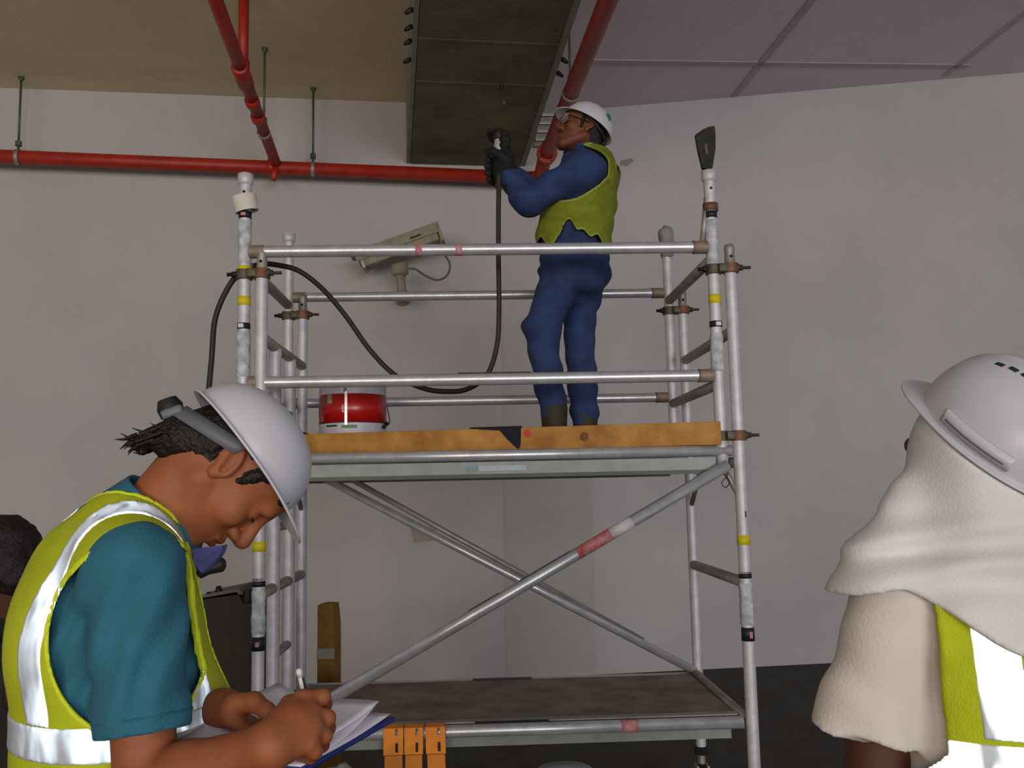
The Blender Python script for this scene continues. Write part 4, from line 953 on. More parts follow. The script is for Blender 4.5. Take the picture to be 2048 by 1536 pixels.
# vest shell
def vest_region(q, hemu=-0.56):
    f, l, u = q.T
    armh = 1-np.sqrt(((f-0.006)/0.120)**2+((u+0.094)/0.142)**2)   # >0 inside the armhole
    armh = np.minimum(armh*0.13, np.abs(l)-0.112)
    neckc = 0.092-np.sqrt((f-0.03)**2+(l*0.95)**2)
    neckc = np.where(u > -0.03, neckc, -1)
    vfront = np.where(f > 0.03, 0.05*np.clip((u+0.30)/0.3, 0, 1)+0.004-np.abs(l), -1)
    return np.maximum(np.maximum(armh, neckc), np.maximum(vfront, hemu-u))
def vestF(p):
    q = toB(p); d = np.abs(TF(q)-0.016-0.5*folds(p, V(0.3, 0.2, 1), 0.16, 0.005, 1, 5))-0.0045
    return smax(d, vest_region(q), 0.002)
vs_lo, vs_hi = S-V(0.36, 0.36, 0.62), S+V(0.36, 0.36, 0.14)
vest = blob('safety_vest', vestF, vs_lo, vs_hi, 0.0048, M_VEST, man)
def bandF(reg, off=0.0190, th=0.0034):
    def F(p):
        q = toB(p); d = np.abs(TF(q)-off-0.5*folds(p, V(0.3, 0.2, 1), 0.16, 0.005, 1, 5))-th
        return smax(smax(d, vest_region(q), 0.001), reg(q), 0.0015)
    return F
def reg_strap(s):
    return lambda q: np.abs(q[:, 1]-(s*0.134 if s < 0 else np.where(q[:, 0] < 0, 0.05, 0.12)))-0.021
blob('reflective_strap', bandF(lambda q: np.maximum(reg_strap(-1)(q), -0.222-q[:, 2])), vs_lo, vs_hi, 0.0042, M_RETRO, vest)
blob('reflective_strap', bandF(lambda q: np.maximum(reg_strap(1)(q), -0.222-q[:, 2])), vs_lo, vs_hi, 0.0042, M_RETRO, vest)
blob('reflective_waistband', bandF(lambda q: np.abs(q[:, 2]+0.248)-0.027), vs_lo, vs_hi, 0.0042, M_RETRO, vest)
blob('vest_binding', bandF(lambda q: np.abs(vest_region(q, -2)+0.004)-0.0045, 0.0190, 0.0036), vs_lo, vs_hi, 0.0042, M_BIND, vest)
# hair
hairP = [('ell', (-0.032, 0, 0.028), (0.086, 0.083, 0.088), None, 0), ('ell', (-0.070, 0, -0.040), (0.050, 0.062, 0.060), None, 0.03),
         ('cap', (-0.085, -0.03, -0.06), (-0.104, -0.025, -0.104), 0.026, 0.012, 0.03), ('cap', (-0.085, 0.03, -0.06), (-0.104, 0.025, -0.104), 0.026, 0.012, 0.03),
         ('cap', (0.030, -0.064, 0.055), (0.026, -0.069, 0.012), 0.018, 0.009, 0.012), ('cap', (0.030, 0.064, 0.055), (0.026, 0.069, 0.012), 0.018, 0.009, 0.012),
         ('cap', (0.03, -0.066, 0.06), (0.080, -0.040, 0.066), 0.014, 0.010, 0.012), ('cap', (0.03, 0.066, 0.06), (0.080, 0.040, 0.066), 0.014, 0.010, 0.012), ('cap', (0.080, -0.040, 0.066), (0.080, 0.040, 0.066), 0.012, 0.012, 0.01),
         ('cutell', (-0.010, -0.088, 0.004), (0.028, 0.024, 0.040), None, 0.006), ('cutell', (-0.010, 0.088, 0.004), (0.028, 0.024, 0.040), None, 0.006)]
hfl = field(hairP)
def hairF(q):
    n = np.abs(vnoise(q*V(60, 170, 170)))*0.008+vnoise(q*40)*0.006
    cut = np.maximum(q[:, 2]-0.10, -1)
    return np.maximum(hfl(q)+n, cut)
blob('hair', loc(hairF, HO, RH), HO-0.17, HO+0.17, 0.0026, M_HAIR, man)
bm = bmesh.new(); rnd = np.random.RandomState(5)
for i in range(150):
    y = rnd.uniform(-0.055, 0.055); x0 = -0.095+rnd.uniform(-0.016, 0.012); z0 = -0.085+rnd.uniform(-0.03, 0.03)
    L_ = rnd.uniform(0.012, 0.028); c = rnd.uniform(-0.5, 1.0)
    a0 = V(x0, y, z0); a1 = a0+V(0.05*L_, 0.1*y, -0.8*L_); a2 = a1+V(-0.6*L_*c, rnd.uniform(-0.006, 0.006), -0.45*L_)
    add_tube(bm, [w(HO, RH, q) for q in (a0, a1, a2)], [0.0035, 0.0025, 0.0006], 5, False)
obj('hair_strands', bm, M_HAIR, man, kind='stuff')
# helmet with its cradle
RHe = frame(12, 54, -8); hO = w(HO, RH, (-0.020, 0, 0.033))
hs = helmet(hO, RHe, man, 0.126, 0.108, 0.100, 0.056)
strip_ring(w(HO, RH, (-0.018, 0, 0.03)), RH, 0.108, 0.088, -0.010, 0.020, math.radians(90), math.radians(270), M_GREY, 'nape_strap', hs, tilt=-0.72)
kb_ = w(HO, RH, (-0.128, 0, -0.055))
obj('ratchet_knob', tube([kb_+RH[0]*0.006, kb_-RH[0]*0.010, kb_-RH[0]*0.024], [0.020, 0.022, 0.016], 14), M_BLK, hs, sharp=40)
obj('ratchet_housing', box(kb_+RH[0]*0.004+RH[2]*0.004, (0.008, 0.038, 0.018), RH, 0.004), M_GREY, hs)
# clipboard, papers, pen
ZB_ = 1.168
B_ = atz(790, 1437, ZB_); C_ = atz(596, 1548, ZB_); e1 = nrm(C_-B_); e2 = nrm(np.cross(e1, UP)); e2 = -e2 if e2[0] > 0 else e2
Cc = (B_+C_)/2+e2*0.115; Lb = np.linalg.norm(C_-B_)/2
clip = thing('clipboard', 'blue clipboard held by the bent man under his papers', 'clipboard', Cc)
obj('board', box(Cc, (Lb, 0.118, 0.0035), (e1, e2, UP), 0.003), M_BLUE, clip, smooth=False)
def sheet(c, rot, hx, hy, z, curl, name, label):
    bm = bmesh.new(); a = math.radians(rot); ux = e1*math.cos(a)+e2*math.sin(a); uy = -e1*math.sin(a)+e2*math.cos(a); n = 14; G = []
    for i in range(n+1):
        row = []
        for j in range(n+1):
            x = (i/n*2-1); y = (j/n*2-1)
            row.append(bm.verts.new(c+ux*x*hx+uy*y*hy+UP*(z+curl*(max(0, y)**2*0.02+max(0, -x)**3*0.012+0.004*math.sin(3*x+y*2)))))
        G.append(row)
    for i in range(n):
        for j in range(n): bm.faces.new((G[i][j], G[i+1][j], G[i+1][j+1], G[i][j+1]))
    o = obj(name, bm, M_PAPER); md = o.modifiers.new('thickness', 'SOLIDIFY'); md.thickness = 0.0015
    tag(o, label, 'paper', 'papers on the clipboard'); return o
sheet(Cc+e2*0.0, 0, Lb-0.012, 0.112, 0.006, 0.3, 'paper_sheet', 'lowest white sheet on the clipboard, its edge along the blue board')
sheet(Cc+e2*0.012-e1*0.004, -7, Lb-0.014, 0.110, 0.010, 0.8, 'paper_sheet', 'middle white sheet, slightly turned on the clipboard')
sheet(Cc+e2*0.03-e1*0.010, 9, Lb-0.018, 0.108, 0.0145, 1.2, 'paper_sheet', 'topmost white sheet under the writing hand')
pen = thing('pen', 'thin white pen standing up from the writing hand', 'pen', Q(612, 1400, 1.37))
p0, p1 = Q(597, 1338, 1.372), Q(622, 1440, 1.405)
pd_ = nrm(p1-p0)
obj('barrel', tube([p0+pd_*0.012, p0+pd_*0.10, p1], [0.0038, 0.0038, 0.0012], 10), M_WLABEL, pen)
obj('cap', tube([p0, p0+pd_*0.004, p0+pd_*0.012], [0.0032, 0.005, 0.0045], 10), M_WLABEL, pen)
obj('clip', tube([p0+pd_*0.014+V(0.004, -0.003, 0), p0+pd_*0.045+V(0.004, -0.003, 0)], 0.0016, 8), M_BLK, pen)
tag(obj('rounded_stick', tube([Q(398, 1150, 1.50), Q(414, 1138, 1.51), Q(432, 1131, 1.52), Q(444, 1128, 1.52), Q(450, 1127, 1.52)], [0.007, 0.010, 0.0125, 0.0125, 0.007], 14), M_BLK), 'black rounded stick poking out from the chest of the bent man', 'stick')

# ================= the worker on the tower
YU = 4.27
U = lambda px, py, y=YU: at(px, py, y)
RUH = frame(180+14, -20); HU = U(1164, 264, YU)
RUB = frame(180-38, 0)
SU = U(1172, 322, YU+0.05); toU = bodyF(SU, RUB)
deckz = zu+0.024
hipc = U(1150, 535, YU+0.04)
lshU = w(SU, RUB, (0.02, 0.17, -0.03)); rshU = w(SU, RUB, (0.02, -0.17, -0.03))
lshU = U(1172, 338, YU-0.10)
lelU = U(1056, 402, YU-0.12); lwrU = U(1020, 358, YU-0.05)
relU = U(1100, 408, YU+0.20); rwrU = U(1020, 350, YU+0.12)
tool_b, tool_t = U(996, 352, YU+0.0), U(997, 258, YU+0.02)
chestU = [('cap', U(1164, 345, YU+.05), U(1146, 470, YU+.04), 0.118, 0.140, 0), ('cap', lshU, rshU, 0.075, 0.07, 0.08), ('ell', U(1170, 390, YU+.06), (0.12, 0.155, 0.17), RUB, 0.06),
          ('cap', U(1148, 470, YU+.04), U(1148, 530, YU+.04), 0.145, 0.150, 0.06)]
lk, la = U(1082, 655, YU-0.06), U(1108, 820, YU-0.02); rk, ra_ = U(1158, 665, YU+0.16), U(1170, 832, YU+0.14)
legU = [('cap', U(1128, 545, YU-0.03), lk, 0.105, 0.078, 0.06), ('cap', lk, la, 0.074, 0.062, 0.04), ('cap', U(1172, 545, YU+0.10), rk, 0.105, 0.072, 0.06), ('cap', rk, ra_, 0.070, 0.070, 0.04),
        ('ell', U(1152, 545, YU+0.04), (0.15, 0.165, 0.13), RUB, 0.05)]
armU = [('cap', lshU, lelU, 0.085, 0.072, 0.04), ('cap', lelU, lwrU, 0.068, 0.058, 0.03), ('cap', rshU, relU, 0.08, 0.066, 0.04), ('cap', relU, rwrU, 0.06, 0.05, 0.03)]
covF0 = field(chestU+legU+armU)
lax, rax = nrm(lwrU-lelU), nrm(rwrU-relU)
def covF(p):
    d = covF0(p)
    d = smax(d, -d_cap(p, U(1170, 285, YU), U(1172, 300, YU), 0.06, 0.062), 0.01)
    # cuffs and trouser ends
    d = np.where(np.linalg.norm(p-lwrU, axis=1) < 0.16, smax(d, (p-lwrU)@lax, 0.004), d)
    d = np.where(np.linalg.norm(p-rwrU, axis=1) < 0.14, smax(d, (p-rwrU)@rax, 0.004), d)
    low = (p[:, 2] < deckz+0.35)
    lf = np.linalg.norm((p-la)*V(1, 1, 0), axis=1) < np.linalg.norm((p-ra_)*V(1, 1, 0), axis=1)
    d = np.where(low, np.maximum(d, (deckz+np.where(lf, 0.10, 0.012))-p[:, 2]), d)
    return d+folds(p, V(0.35, 0.2, 1), 0.13, 0.010, 1.3, 6)
bxl = U(1000, 860, YU)-V(0.05, 0.4, 0.05); bxh = U(1240, 270, YU)+V(0.05, 0.4, 0.05)
headU0 = loc(field(head_prims(0.97)), HU, RUH)
headU = lambda p: smin(headU0(p), d_cap(p, w(HU, RUH, (-0.03, 0, -0.04)), w(SU, RUB, (-0.01, 0, 0.0)), 0.054, 0.06), 0.03)
hU = surf(headU, HU-V(0.19, 0.18, 0.24), HU+V(0.19, 0.18, 0.17), 0.0036)
innerU = surf(lambda p: covF0(p)+0.03, bxl, bxh, 0.018)
wristP = field([('cap', lelU, lwrU+lax*0.05, 0.036, 0.029, 0), ('cap', relU, rwrU+rax*0.04, 0.034, 0.028, 0)])
wr = surf(wristP, np.minimum(rwrU, lelU)-0.2, np.maximum(relU, lelU)+0.2, 0.006)
None_skin[0] = M_SKINU
worker = person('worker in blue coveralls and yellow vest standing on the tower holding a tool up', [hU, innerU, wr])
blob('coverall', covF, bxl, bxh, 0.0062, M_COVER, worker)
eyes(HU, RUH, worker, M_HAIR)
obj('moustache', add_tube(bmesh.new(), [w(HU, RUH, q) for q in ((0.088, -0.030, -0.064), (0.103, -0.014, -0.050), (0.109, 0, -0.047), (0.103, 0.014, -0.050), (0.088, 0.030, -0.064))], [0.003, 0.007, 0.006, 0.007, 0.003], 8), M_HAIR, worker)
hairU = field([('ell', (-0.030, 0, 0.020), (0.084, 0.080, 0.085), None, 0), ('ell', (-0.06, 0, -0.035), (0.045, 0.058, 0.05), None, 0.03), ('cap', (0.026, -0.072, 0.05), (0.026, -0.072, -0.01), 0.011, 0.006, 0.01), ('cap', (0.026, 0.072, 0.05), (0.026, 0.072, -0.01), 0.011, 0.006, 0.01),
               ('cutell', (-0.008, -0.088, 0.004), (0.026, 0.024, 0.040), None, 0.006), ('cutell', (-0.008, 0.088, 0.004), (0.026, 0.024, 0.040), None, 0.006)])
blob('hair', loc(lambda q: np.maximum(hairU(q)+vnoise(q*70)*0.004, q[:, 2]-0.10), HU, RUH), HU-0.17, HU+0.17, 0.004, M_HAIR, worker)
RUHe = frame(180+14, -31); hUo = w(HU, RUH, (-0.016, 0, 0.036))
hsU = helmet(hUo, RUHe, worker, 0.128, 0.108, 0.112, 0.045)
strip_ring(w(HU, RUH, (-0.016, 0, 0.03)), RUH, 0.108, 0.09, -0.008, 0.018, math.radians(60), math.radians(300), M_BLK, 'nape_strap', hsU, tilt=-0.5)
c_ = w(hUo, RUHe, (-0.060, 0.082, 0.064)); nn = nrm(c_-hUo); x_, y_, _ = basis(nn); bm = bmesh.new()
for k in range(3):
    t = k*2*math.pi/3+0.5; add_lathe(bm, c_+0.010*(x_*math.cos(t)+y_*math.sin(t))-nn*0.004, nn, [(0.010, 0), (0.010, 0.005), (0.001, 0.006)], 10)
obj('helmet_emblem', bm, M_GREEN, hsU)
# safety glasses
gl = bmesh.new()
for s in (-1, 1):
    q = [(0.112, s*0.008, 0.030), (0.118, s*0.034, 0.034), (0.100, s*0.062, 0.028), (0.094, s*0.064, -0.006), (0.110, s*0.034, -0.018), (0.114, s*0.012, -0.004)]
    add_prism(gl, [w(HU, RUH, t) for t in q], RUH[0]*0.002)
g_ = obj('safety_glasses', gl, M_GLASS, worker, smooth=False)
for s in (-1, 1): obj('temple_arm', tube([w(HU, RUH, t) for t in ((0.098, s*0.064, 0.022), (0.04, s*0.082, 0.02), (-0.01, s*0.086, 0.016))], 0.0025, 6), M_BLK, g_)
obj('glasses_frame', add_tube(bmesh.new(), [w(HU, RUH, t) for t in ((0.099, -0.064, 0.029), (0.118, -0.034, 0.035), (0.114, 0, 0.031), (0.118, 0.034, 0.035), (0.099, 0.064, 0.029))], 0.0025, 6), M_GREY, g_)
# his vest
def vestU_reg(p, q):
    f, l, u = q.T
    nearh = smin(d_cap(p, lshU+V(0.0, -0.3, 0.02), lshU+V(0, 0.07, 0.0), 0.105, 0.105), d_cap(p, lshU+V(-0.09, -0.3, 0.0), lshU+V(-0.09, 0.14, 0.0), 0.15, 0.15), 0.03)
    farh = d_cap(p, rshU+V(0, -0.05, 0), rshU+V(-0.1, 0.3, 0), 0.09, 0.09)
    neckc = d_cap(p, U(1150, 270, YU), U(1160, 312, YU+0.02), 0.085, 0.085)
    px = p@V(1, 0, 0)
    hemz = hem0+0.022*np.sin(px*48+1.0)+0.012*np.sin(px*95)-0.10*np.clip((px-hemx)/0.1, 0, 0.7)-0.14*np.clip((hemx-px-0.08)/0.1, 0, 0.4)
    return np.maximum(np.maximum(-nearh, -farh), np.maximum(-neckc, hemz-p[:, 2]))
hem0 = U(1150, 456, YU-0.1)[2]; hemx = U(1160, 455, YU-0.1)[0]
chF = field(chestU)
def vestUF(p):
    d = np.abs(chF(p)-0.018+folds(p, V(0.3, 0.1, 1), 0.12, 0.008, 1.2, 8))-0.006
    return smax(d, vestU_reg(p, toU(p)), 0.004)
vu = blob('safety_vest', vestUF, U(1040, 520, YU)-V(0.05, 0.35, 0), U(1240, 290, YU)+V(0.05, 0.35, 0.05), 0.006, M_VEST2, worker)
def vbU(p):
    d = np.abs(chF(p)-0.020+folds(p, V(0.3, 0.1, 1), 0.12, 0.008, 1.2, 8))-0.0075
    return smax(d, np.abs(vestU_reg(p, toU(p))+0.006)-0.006, 0.002)
blob('vest_binding', vbU, U(1040, 520, YU)-V(0.05, 0.35, 0), U(1240, 290, YU)+V(0.05, 0.35, 0.05), 0.006, mat('dimmed_vest_binding', (150, 158, 52), 0.8), vu)  # binding darkened with the vest for the weaker light
tb_ = U(1219, 430, YU-0.02); obj('reflective_tab', tube([tb_-UP*0.01, tb_+UP*0.012], 0.010, 8), M_RETRO, vu)
colF = lambda p: smax(np.abs(d_cap(p, w(HU, RUH, (-0.03, 0, -0.04)), w(SU, RUB, (-0.01, 0, 0.0)), 0.054, 0.06)-0.018)-0.004, np.abs((p-w(SU, RUB, (-0.01, 0, 0.025)))@UP)-0.03, 0.004)
blob('coverall_collar', colF, SU-0.16, SU+0.16, 0.005, M_COVER, worker)
# boots
for a_, fw in ((la, -0.3), (ra_, -0.25)):
    ft = a_*V(1, 1, 0)+UP*deckz; d = nrm(RUB[0])
    F = field([('cap', ft+UP*0.045-d*0.03, ft+UP*0.042+d*0.13, 0.046, 0.042, 0), ('cap', ft+UP*0.06, ft+UP*0.20, 0.055, 0.064, 0.03)])
    blob('boot', lambda p, F=F: np.maximum(F(p), deckz+0.001-p[:, 2]), ft-V(0.24, 0.24, 0.02), ft+V(0.24, 0.24, 0.3), 0.008, M_BOOT, worker)
# gloves: palm, four curled fingers and thumb round the tool
tax = nrm(tool_t-tool_b)
def glove(wr_, ax, c, side, name, G=1.25, curl=1.0):
    """hand closing round the tool body at c"""
    back = nrm((wr_-c)-tax*np.dot(wr_-c, tax)); sd = np.cross(tax, back)
    P = [('cap', wr_-ax*0.05, wr_+ax*0.03, 0.040, 0.036, 0), ('cap', wr_+ax*0.02, c+back*0.045, 0.036, 0.034, 0.02)]
    P += [('cap', c+back*0.042-tax*0.032, c+back*0.042+tax*0.032, 0.024, 0.024, 0.02)]
    for i in range(4):
        h = tax*(0.036-0.024*i); r = (0.0118, 0.0125, 0.012, 0.0105)[i]; L_ = (0.95, 1.05, 1.0, 0.85)[i]
        P += finger([c+back*0.034+sd*side*0.020+h, c+back*0.0+sd*side*0.040*L_+h*1.02, c-back*0.034*L_*curl+sd*side*(0.018+0.020*(1-curl))+h, c-back*0.030*L_-sd*side*0.016+h if curl == 1 else c-back*0.030*curl+sd*side*0.022+h], r+0.002, r, 0.005)
    P += finger([c+back*0.046-sd*side*0.016+tax*0.02, c+back*0.012-sd*side*0.042+tax*0.045, c-back*0.020-sd*side*0.032+tax*0.055], 0.016, 0.011, 0.006)
    P = [('cap', c+(np.asarray(a)-c)*G if i > 1 else a, c+(np.asarray(b_)-c)*G if i > 1 else b_, r1*G, r2*G, k) for i, (_, a, b_, r1, r2, k) in enumerate(P)]
    P_ = np.array([q for pr in P for q in pr[1:3]])
    blob(name, field(P), P_.min(0)-0.06, P_.max(0)+0.06, 0.0042, M_GLOVE, worker)
glove(lwrU, lax, tool_b+tax*0.035, 1, 'work_glove', 1.45)
glove(rwrU, rax, tool_b+tax*0.165+V(0, 0.004, 0), -1, 'work_glove', 1.2, 0.3)
tool = thing('power_tool', 'dark hand-held power tool with a bare metal neck held up to the beam', 'power tool', tool_b)
obj('tool_body', tube([tool_b-tax*0.03, tool_b, tool_b+tax*0.02, tool_b+tax*0.10, tool_b+tax*0.11], [0.016, 0.024, 0.026, 0.026, 0.02], 18), M_BLK, tool, sharp=40)
obj('tool_neck', tube([tool_b+tax*0.105, tool_b+tax*0.12, tool_b+tax*0.19], [0.021, 0.023, 0.019], 16), M_ALU, tool, sharp=40)
obj('tool_head', tube([tool_b+tax*0.185, tool_b+tax*0.195, tool_b+tax*0.225, tool_b+tax*0.235], [0.022, 0.03, 0.03, 0.024], 16), M_BLK, tool, sharp=40)
obj('hose_coupling', tube([tool_b-tax*0.06, tool_b-tax*0.03], 0.014, 12), M_CAST, tool)

# ================= the man at the right, seen from behind
YR = 1.42
RR = frame(88); lsR = at(1785, 1222, YR-0.02); SR = lsR-RR[1]*0.19+UP*0.0; toR = bodyF(SR, RR)
torsoR = [('ell', (0.0, 0, -0.17), (0.125, 0.185, 0.24), None, 0), ('cap', (0, -0.165, -0.01), (0, 0.165, -0.01), 0.062, 0.062, 0.06), ('ell', (0.0, 0, -0.42), (0.13, 0.172, 0.22), None, 0.08), ('cap', (-0.01, 0, 0.0), (0.0, 0, 0.06), 0.072, 0.062, 0.05)]
TR_ = field(torsoR)
hRo = at(2010, 884, YR-0.02); RRHe = frame(121, -42, 0)
RRH = frame(121, -24); HRo = w(hRo, RRHe, (0.012, 0, -0.045))
elR = at(1742, 1640, YR); wrR = elR-UP*0.25+RR[0]*0.06; axR = nrm(elR-lsR)
handP = []
def hang_hand(wr_, Rb, s):
    P = [('cap', wr_, wr_-UP*0.05, 0.028, 0.032, 0.01), ('ell', wr_-UP*0.07, (0.040, 0.018, 0.045), Rb, 0.015)]
    for i in range(4):
        b = wr_-UP*0.10+Rb[0]*(0.030-0.020*i); L_ = (0.9, 1.0, 0.95, 0.75)[i]
        P += finger([b+UP*0.02, b-UP*0.035*L_-Rb[1]*s*0.004, b-UP*0.06*L_-Rb[1]*s*0.014, b-UP*0.076*L_-Rb[1]*s*0.026], 0.0105, 0.008, 0.004)
    P += finger([wr_-UP*0.03+Rb[0]*0.028, wr_-UP*0.065+Rb[0]*0.052-Rb[1]*s*0.008, wr_-UP*0.095+Rb[0]*0.052-Rb[1]*s*0.016], 0.013, 0.009, 0.006)
    return P
rsR = w(SR, RR, (0, -0.19, 0)); elR2 = rsR-UP*0.31-RR[1]*0.04; wrR2 = elR2-UP*0.25+RR[0]*0.06
armR = [('cap', lsR, elR, 0.052, 0.044, 0), ('cap', elR, wrR, 0.043, 0.028, 0.02)]+hang_hand(wrR, RR, 1)
armR2 = [('cap', rsR, elR2, 0.052, 0.044, 0), ('cap', elR2, wrR2, 0.043, 0.028, 0.02)]+hang_hand(wrR2, RR, -1)
bb = lambda P, m=0.07: (np.array([q for pr in P for q in (pr[1:3] if pr[0] == 'cap' else [pr[1]])]).min(0)-m, np.array([q for pr in P for q in (pr[1:3] if pr[0] == 'cap' else [pr[1]])]).max(0)+m)
headR0 = loc(field(head_prims()), HRo, RRH)
headR = lambda p: smin(headR0(p), d_cap(p, w(HRo, RRH, (-0.03, 0, -0.04)), w(SR, RR, (0, 0, 0)), 0.06, 0.066), 0.03)
None_skin[0] = M_SKINR
manR = person('man seen from behind in white helmet, white neck cloth, cream shirt and yellow vest', [surf(headR, HRo-V(0.19, 0.19, 0.3), HRo+0.18, 0.0045), surf(field(armR), *bb(armR), 0.005), surf(field(armR2), *bb(armR2), 0.006), surf(lambda p: TR_(toR(p))+0.012, SR-V(0.35, 0.35, 0.72), SR+V(0.35, 0.35, 0.15), 0.014)])
eyes(HRo, RRH, manR, M_HAIR)
legsR, feetR = lower_body(SR, RR, 0.86)
lgR = field(legsR+[('ell', w(SR, RR, (0, 0, -0.52)), (0.12, 0.165, 0.10), RR, 0.05)])
blob('trousers', lambda p: lgR(p)+folds(p, V(0.2, 0, 1), 0.12, 0.006), SR*V(1, 1, 0)-V(0.4, 0.4, 0), SR*V(1, 1, 0)+V(0.4, 0.4, 1.06), 0.012, M_TROU, manR)
shoes(feetR, RR, manR, M_BOOT)
hemR = at(1738, 1458, YR-0.02); hnR = nrm(axR*1.0+V(0.22, 0, 0)*-1.0)
hnR = nrm(nrm(np.cross(at(1836, 1482, YR-0.02)-at(1640, 1434, YR-0.02), V(0, 1, 0.1)))); hnR = hnR if hnR[2] < 0 else -hnR
ax2 = nrm(elR2-rsR); hem2 = rsR+ax2*0.22
def shirtF(p):
    q = toR(p); d = TR_(q)-0.004
    sl = smax(d_cap(p, lsR, hemR+axR*0.08, 0.066, 0.079), (p-hemR)@hnR, 0.003)
    fl = smax(d_cap(p, at(1690, 1400, YR-0.02), at(1672, 1470, YR-0.02), 0.02, 0.03), (p-hemR)@hnR, 0.003)
    sl = smin(sl, fl, 0.05)
    sl2 = smax(d_cap(p, rsR, hem2+ax2*0.08, 0.068, 0.074), (p-hem2)@ax2, 0.003)
    return smin(smin(d, sl, 0.03), sl2, 0.03)+folds(p, nrm(V(0.8, 0.3, 0.45)), 0.07, 0.0028, 1.2, 7)
blob('shirt', shirtF, SR-V(0.40, 0.38, 0.6), SR+V(0.40, 0.38, 0.12), 0.0052, M_CREAM, manR)
def vR_reg(q, hemu=-0.56):
    f, l, u = q.T
    armh = 1-np.sqrt((f/0.135)**2+((u+0.06)/0.175)**2); armh = np.minimum(armh*0.12, np.abs(l)-0.112-0.053*np.clip((-f-0.02)/0.05, 0, 1))
    neckc = np.where(u > -0.03, 0.098-np.sqrt((f-0.01)**2+l**2), -1)
    vf = np.where(f > 0.05, 0.05*np.clip((u+0.3)/0.3, 0, 1)+0.004-np.abs(l), -1)
    return np.maximum(np.maximum(armh, neckc), np.maximum(vf, hemu-u))
def vRF(p):
    q = toR(p); return smax(np.abs(TR_(q)-0.026)-0.0045, vR_reg(q), 0.002)
lo_, hi_ = SR-V(0.34, 0.34, 0.6), SR+V(0.34, 0.34, 0.12)
vr = blob('safety_vest', vRF, lo_, hi_, 0.0052, M_VEST, manR)
def bR(reg): return lambda p: smax(smax(np.abs(TR_(toR(p))-0.029)-0.0034, vR_reg(toR(p)), 0.001), reg(toR(p)), 0.0015)
for s in (1, -1): blob('reflective_strap', bR(lambda q, s=s: np.maximum(np.abs(q[:, 1]-s*0.098)-0.029, -0.154-q[:, 2])), lo_, hi_, 0.0044, M_RETRO, vr)
blob('reflective_waistband', bR(lambda q: np.abs(q[:, 2]+0.185)-0.028), lo_, hi_, 0.0044, M_RETRO, vr)
# neck cloth
shP = [('cap', w(hRo, RRHe, (0.0, 0.010, -0.03)), w(SR, RR, (0.01, 0.03, 0.10)), 0.108, 0.105, 0), ('cap', at(1822, 1000, YR), at(1772, 1150, YR-0.02), 0.030, 0.050, 0.05),
       ('cap', w(SR, RR, (0.0, 0.02, 0.07)), w(SR, RR, (0.01, 0.18, 0.005)), 0.10, 0.088, 0.07), ('cap', w(SR, RR, (0.0, -0.02, 0.07)), w(SR, RR, (0.01, -0.175, 0.01)), 0.10, 0.088, 0.07),
       ('ell', w(SR, RR, (-0.01, 0, -0.06)), (0.155, 0.20, 0.13), RR, 0.06)]
shP.append(('ell', w(HRo, RRH, (-0.040, 0, 0.0)), (0.100, 0.098, 0.10), RRH, 0.05))
shF = field(shP)
def shawlF(p):
    q = toR(p); f, l, u = q.T
    cr = np.clip(1-np.abs(u-0.085)/0.09, 0, 1)        # creases bunch round the neck
    d = np.abs(shF(p)+folds(p, nrm(RR[1]*0.25+UP), 0.07, 0.014, 1.3, 5)*cr+folds(p, RR[1], 0.11, 0.004, 1, 5))-0.0075
    t = np.clip((np.abs(l)-0.06)/0.15, 0, 1); hem_ = -0.045+0.085*t*t*(3-2*t)-0.012*np.clip((np.abs(l)-0.20)/0.06, 0, 1)
    hem_ = np.where(f > 0.06, hem_+0.03, hem_)
    rim = (p-hRo)@RRHe[2]+0.010
    face = 0.070-np.linalg.norm((p-w(HRo, RRH, (0.12, 0, -0.02)))*V(1, 1, 0.8), axis=1)
    return smax(smax(smax(d, hem_-u, 0.003), rim, 0.003), face, 0.004)
blob('neck_cloth', shawlF, SR-V(0.36, 0.36, 0.16), SR+V(0.36, 0.36, 0.40), 0.0050, M_SHAWL, manR)
hsR = helmet(hRo, RRHe, manR, 0.140, 0.118, 0.125, 0.045, ridges=True)
for k in range(3):
    x_ = 0.05-0.021*k
    zz_ = 0.125*math.sqrt(max(0, 1-(x_/0.14)**2-(0.052/0.118)**2))+0.002; c_ = w(hRo, RRHe, (x_, 0.052, zz_))
    nn = nrm(RRHe.T@V(x_/0.14**2, 0.052/0.118**2, zz_/0.125**2)); xx = RRHe[0]-nn*np.dot(RRHe[0], nn)
    obj('vent_slot', box(c_, (0.007, 0.004, 0.002), (nrm(xx), np.cross(nn, nrm(xx)), nn), 0.001), mat('dark_green_slot', (20, 50, 44), 0.6), hsR)
# accessory slot block on the near side of the rim
for (ph, h0, h1, t_, nm) in ((math.radians(95), 0.008, 0.030, 0.006, 'accessory_slot'),):
    strip_ring(hRo, RRHe, 0.1385, 0.1165, 0.006, 0.028, math.radians(72), math.radians(122), M_HELM, nm, hsR, th=0.005)
    strip_ring(hRo, RRHe, 0.142, 0.120, 0.012, 0.0145, math.radians(76), math.radians(118), M_GREY, 'slot_groove', hsR, th=0.0022)
strip_ring(hRo, RRHe, 0.138, 0.116, -0.006, -0.003, math.radians(30), math.radians(330), M_LABEL, 'rim_seal', hsR, th=0.004)

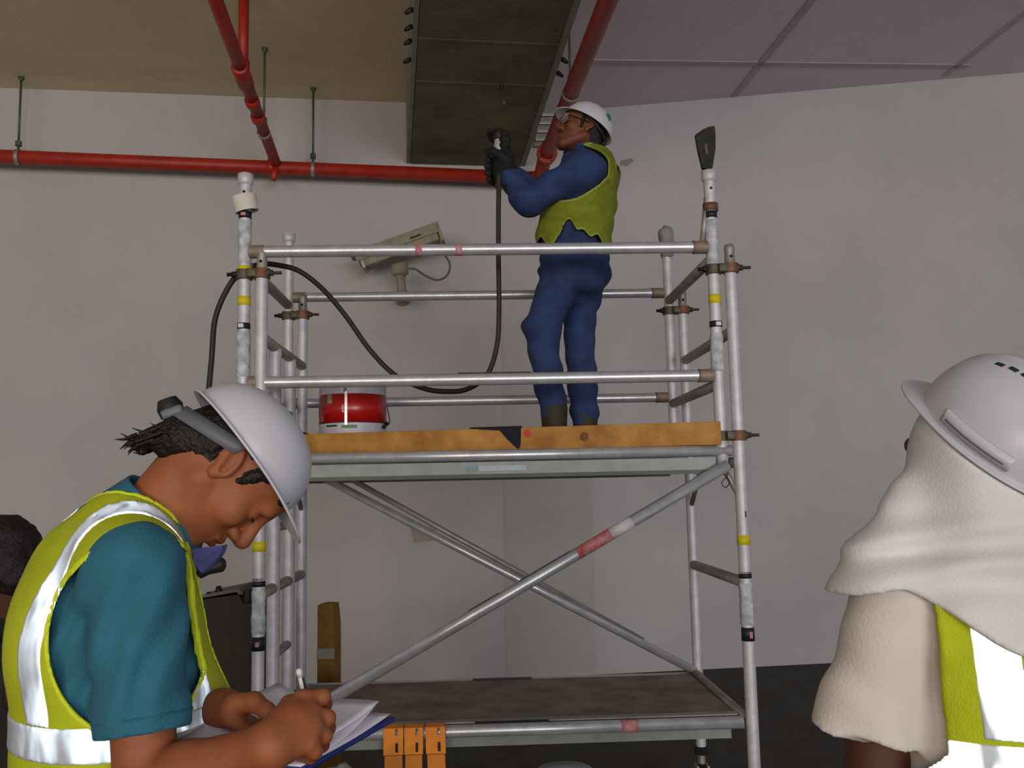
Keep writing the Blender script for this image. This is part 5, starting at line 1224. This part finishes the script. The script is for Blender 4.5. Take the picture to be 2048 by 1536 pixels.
# ================= the person at the left edge
YF = 2.6
hF = at(4, 1132, YF); RF = frame(150); SF = hF+V(0.03, 0.06, -0.20); toF = bodyF(SF, RF); RFH = frame(150, 25)
None_skin[0] = M_SKINR
TFp = [('ell', (0, 0, -0.2), (0.13, 0.19, 0.25), None, 0), ('cap', (0, -0.17, -0.02), (0, 0.17, -0.02), 0.065, 0.065, 0.06), ('ell', (0.0, 0, -0.43), (0.13, 0.17, 0.2), None, 0.08)]
TFf = field(TFp)
lsF = w(SF, RF, (0, 0.19, -0.02)); rsF = w(SF, RF, (0, -0.19, -0.02))
elF = at(46, 1375, YF-0.25); wrF = at(70, 1500, YF-0.28); elF2 = rsF-UP*0.3; wrF2 = elF2-UP*0.22+RF[0]*0.1
aF = [('cap', lsF, elF, 0.05, 0.042, 0), ('cap', elF, wrF, 0.040, 0.028, 0.02)]+hang_hand(wrF, RF, 1)
aF2 = [('cap', rsF, elF2, 0.05, 0.042, 0), ('cap', elF2, wrF2, 0.040, 0.028, 0.02)]+hang_hand(wrF2, RF, -1)
hdF0 = loc(field(head_prims()), hF, RFH); hdF = lambda p: smin(hdF0(p), d_cap(p, w(hF, RFH, (-0.03, 0, -0.04)), w(SF, RF, (0, 0, 0)), 0.055, 0.06), 0.03)
per = person('dark-haired person in dark brown clothes at the left edge behind the bent man', [surf(hdF, hF-V(0.18, 0.18, 0.28), hF+0.18, 0.005), surf(field(aF), *bb(aF), 0.006), surf(field(aF2), *bb(aF2), 0.006), surf(lambda p: TFf(toF(p))+0.012, SF-V(0.35, 0.35, 0.7), SF+V(0.35, 0.35, 0.1), 0.014)])
eyes(hF, RFH, per, M_HAIRF)
hrF = field([('ell', (-0.02, 0, 0.035), (0.108, 0.094, 0.100), None, 0), ('ell', (-0.06, 0, -0.04), (0.06, 0.075, 0.07), None, 0.03), ('cutell', (0.11, 0, -0.03), (0.06, 0.08, 0.09), None, 0.02)])
blob('hair', loc(lambda q: hrF(q)+vnoise(q*45)*0.010, hF, RFH), hF-0.19, hF+0.19, 0.005, M_HAIRF, per)
def jkF(p):
    d = TFf(toF(p))-0.02
    ax = nrm(elF-lsF); a = smax(d_cap(p, lsF, elF, 0.075, 0.06), (p-elF)@ax, 0.004); ax2 = nrm(elF2-rsF); b = d_cap(p, rsF, elF2, 0.075, 0.06)
    return smin(smin(d, a, 0.04), b, 0.04)+folds(p, V(0.3, 0.2, 1), 0.12, 0.008, 1.2, 6)
blob('jacket', jkF, SF-V(0.42, 0.42, 0.75), SF+V(0.42, 0.42, 0.12), 0.010, M_DARKJ, per)
legsF, feetF = lower_body(SF, RF, 0.72)
lgF = field(legsF)
blob('trousers', lambda p: lgF(p)+folds(p, V(0.2, 0, 1), 0.12, 0.006), SF*V(1, 1, 0)-V(0.4, 0.4, 0), SF*V(1, 1, 0)+V(0.4, 0.4, 1.0), 0.014, M_TROU, per)
shoes(feetF, RF, per, M_BOOT)
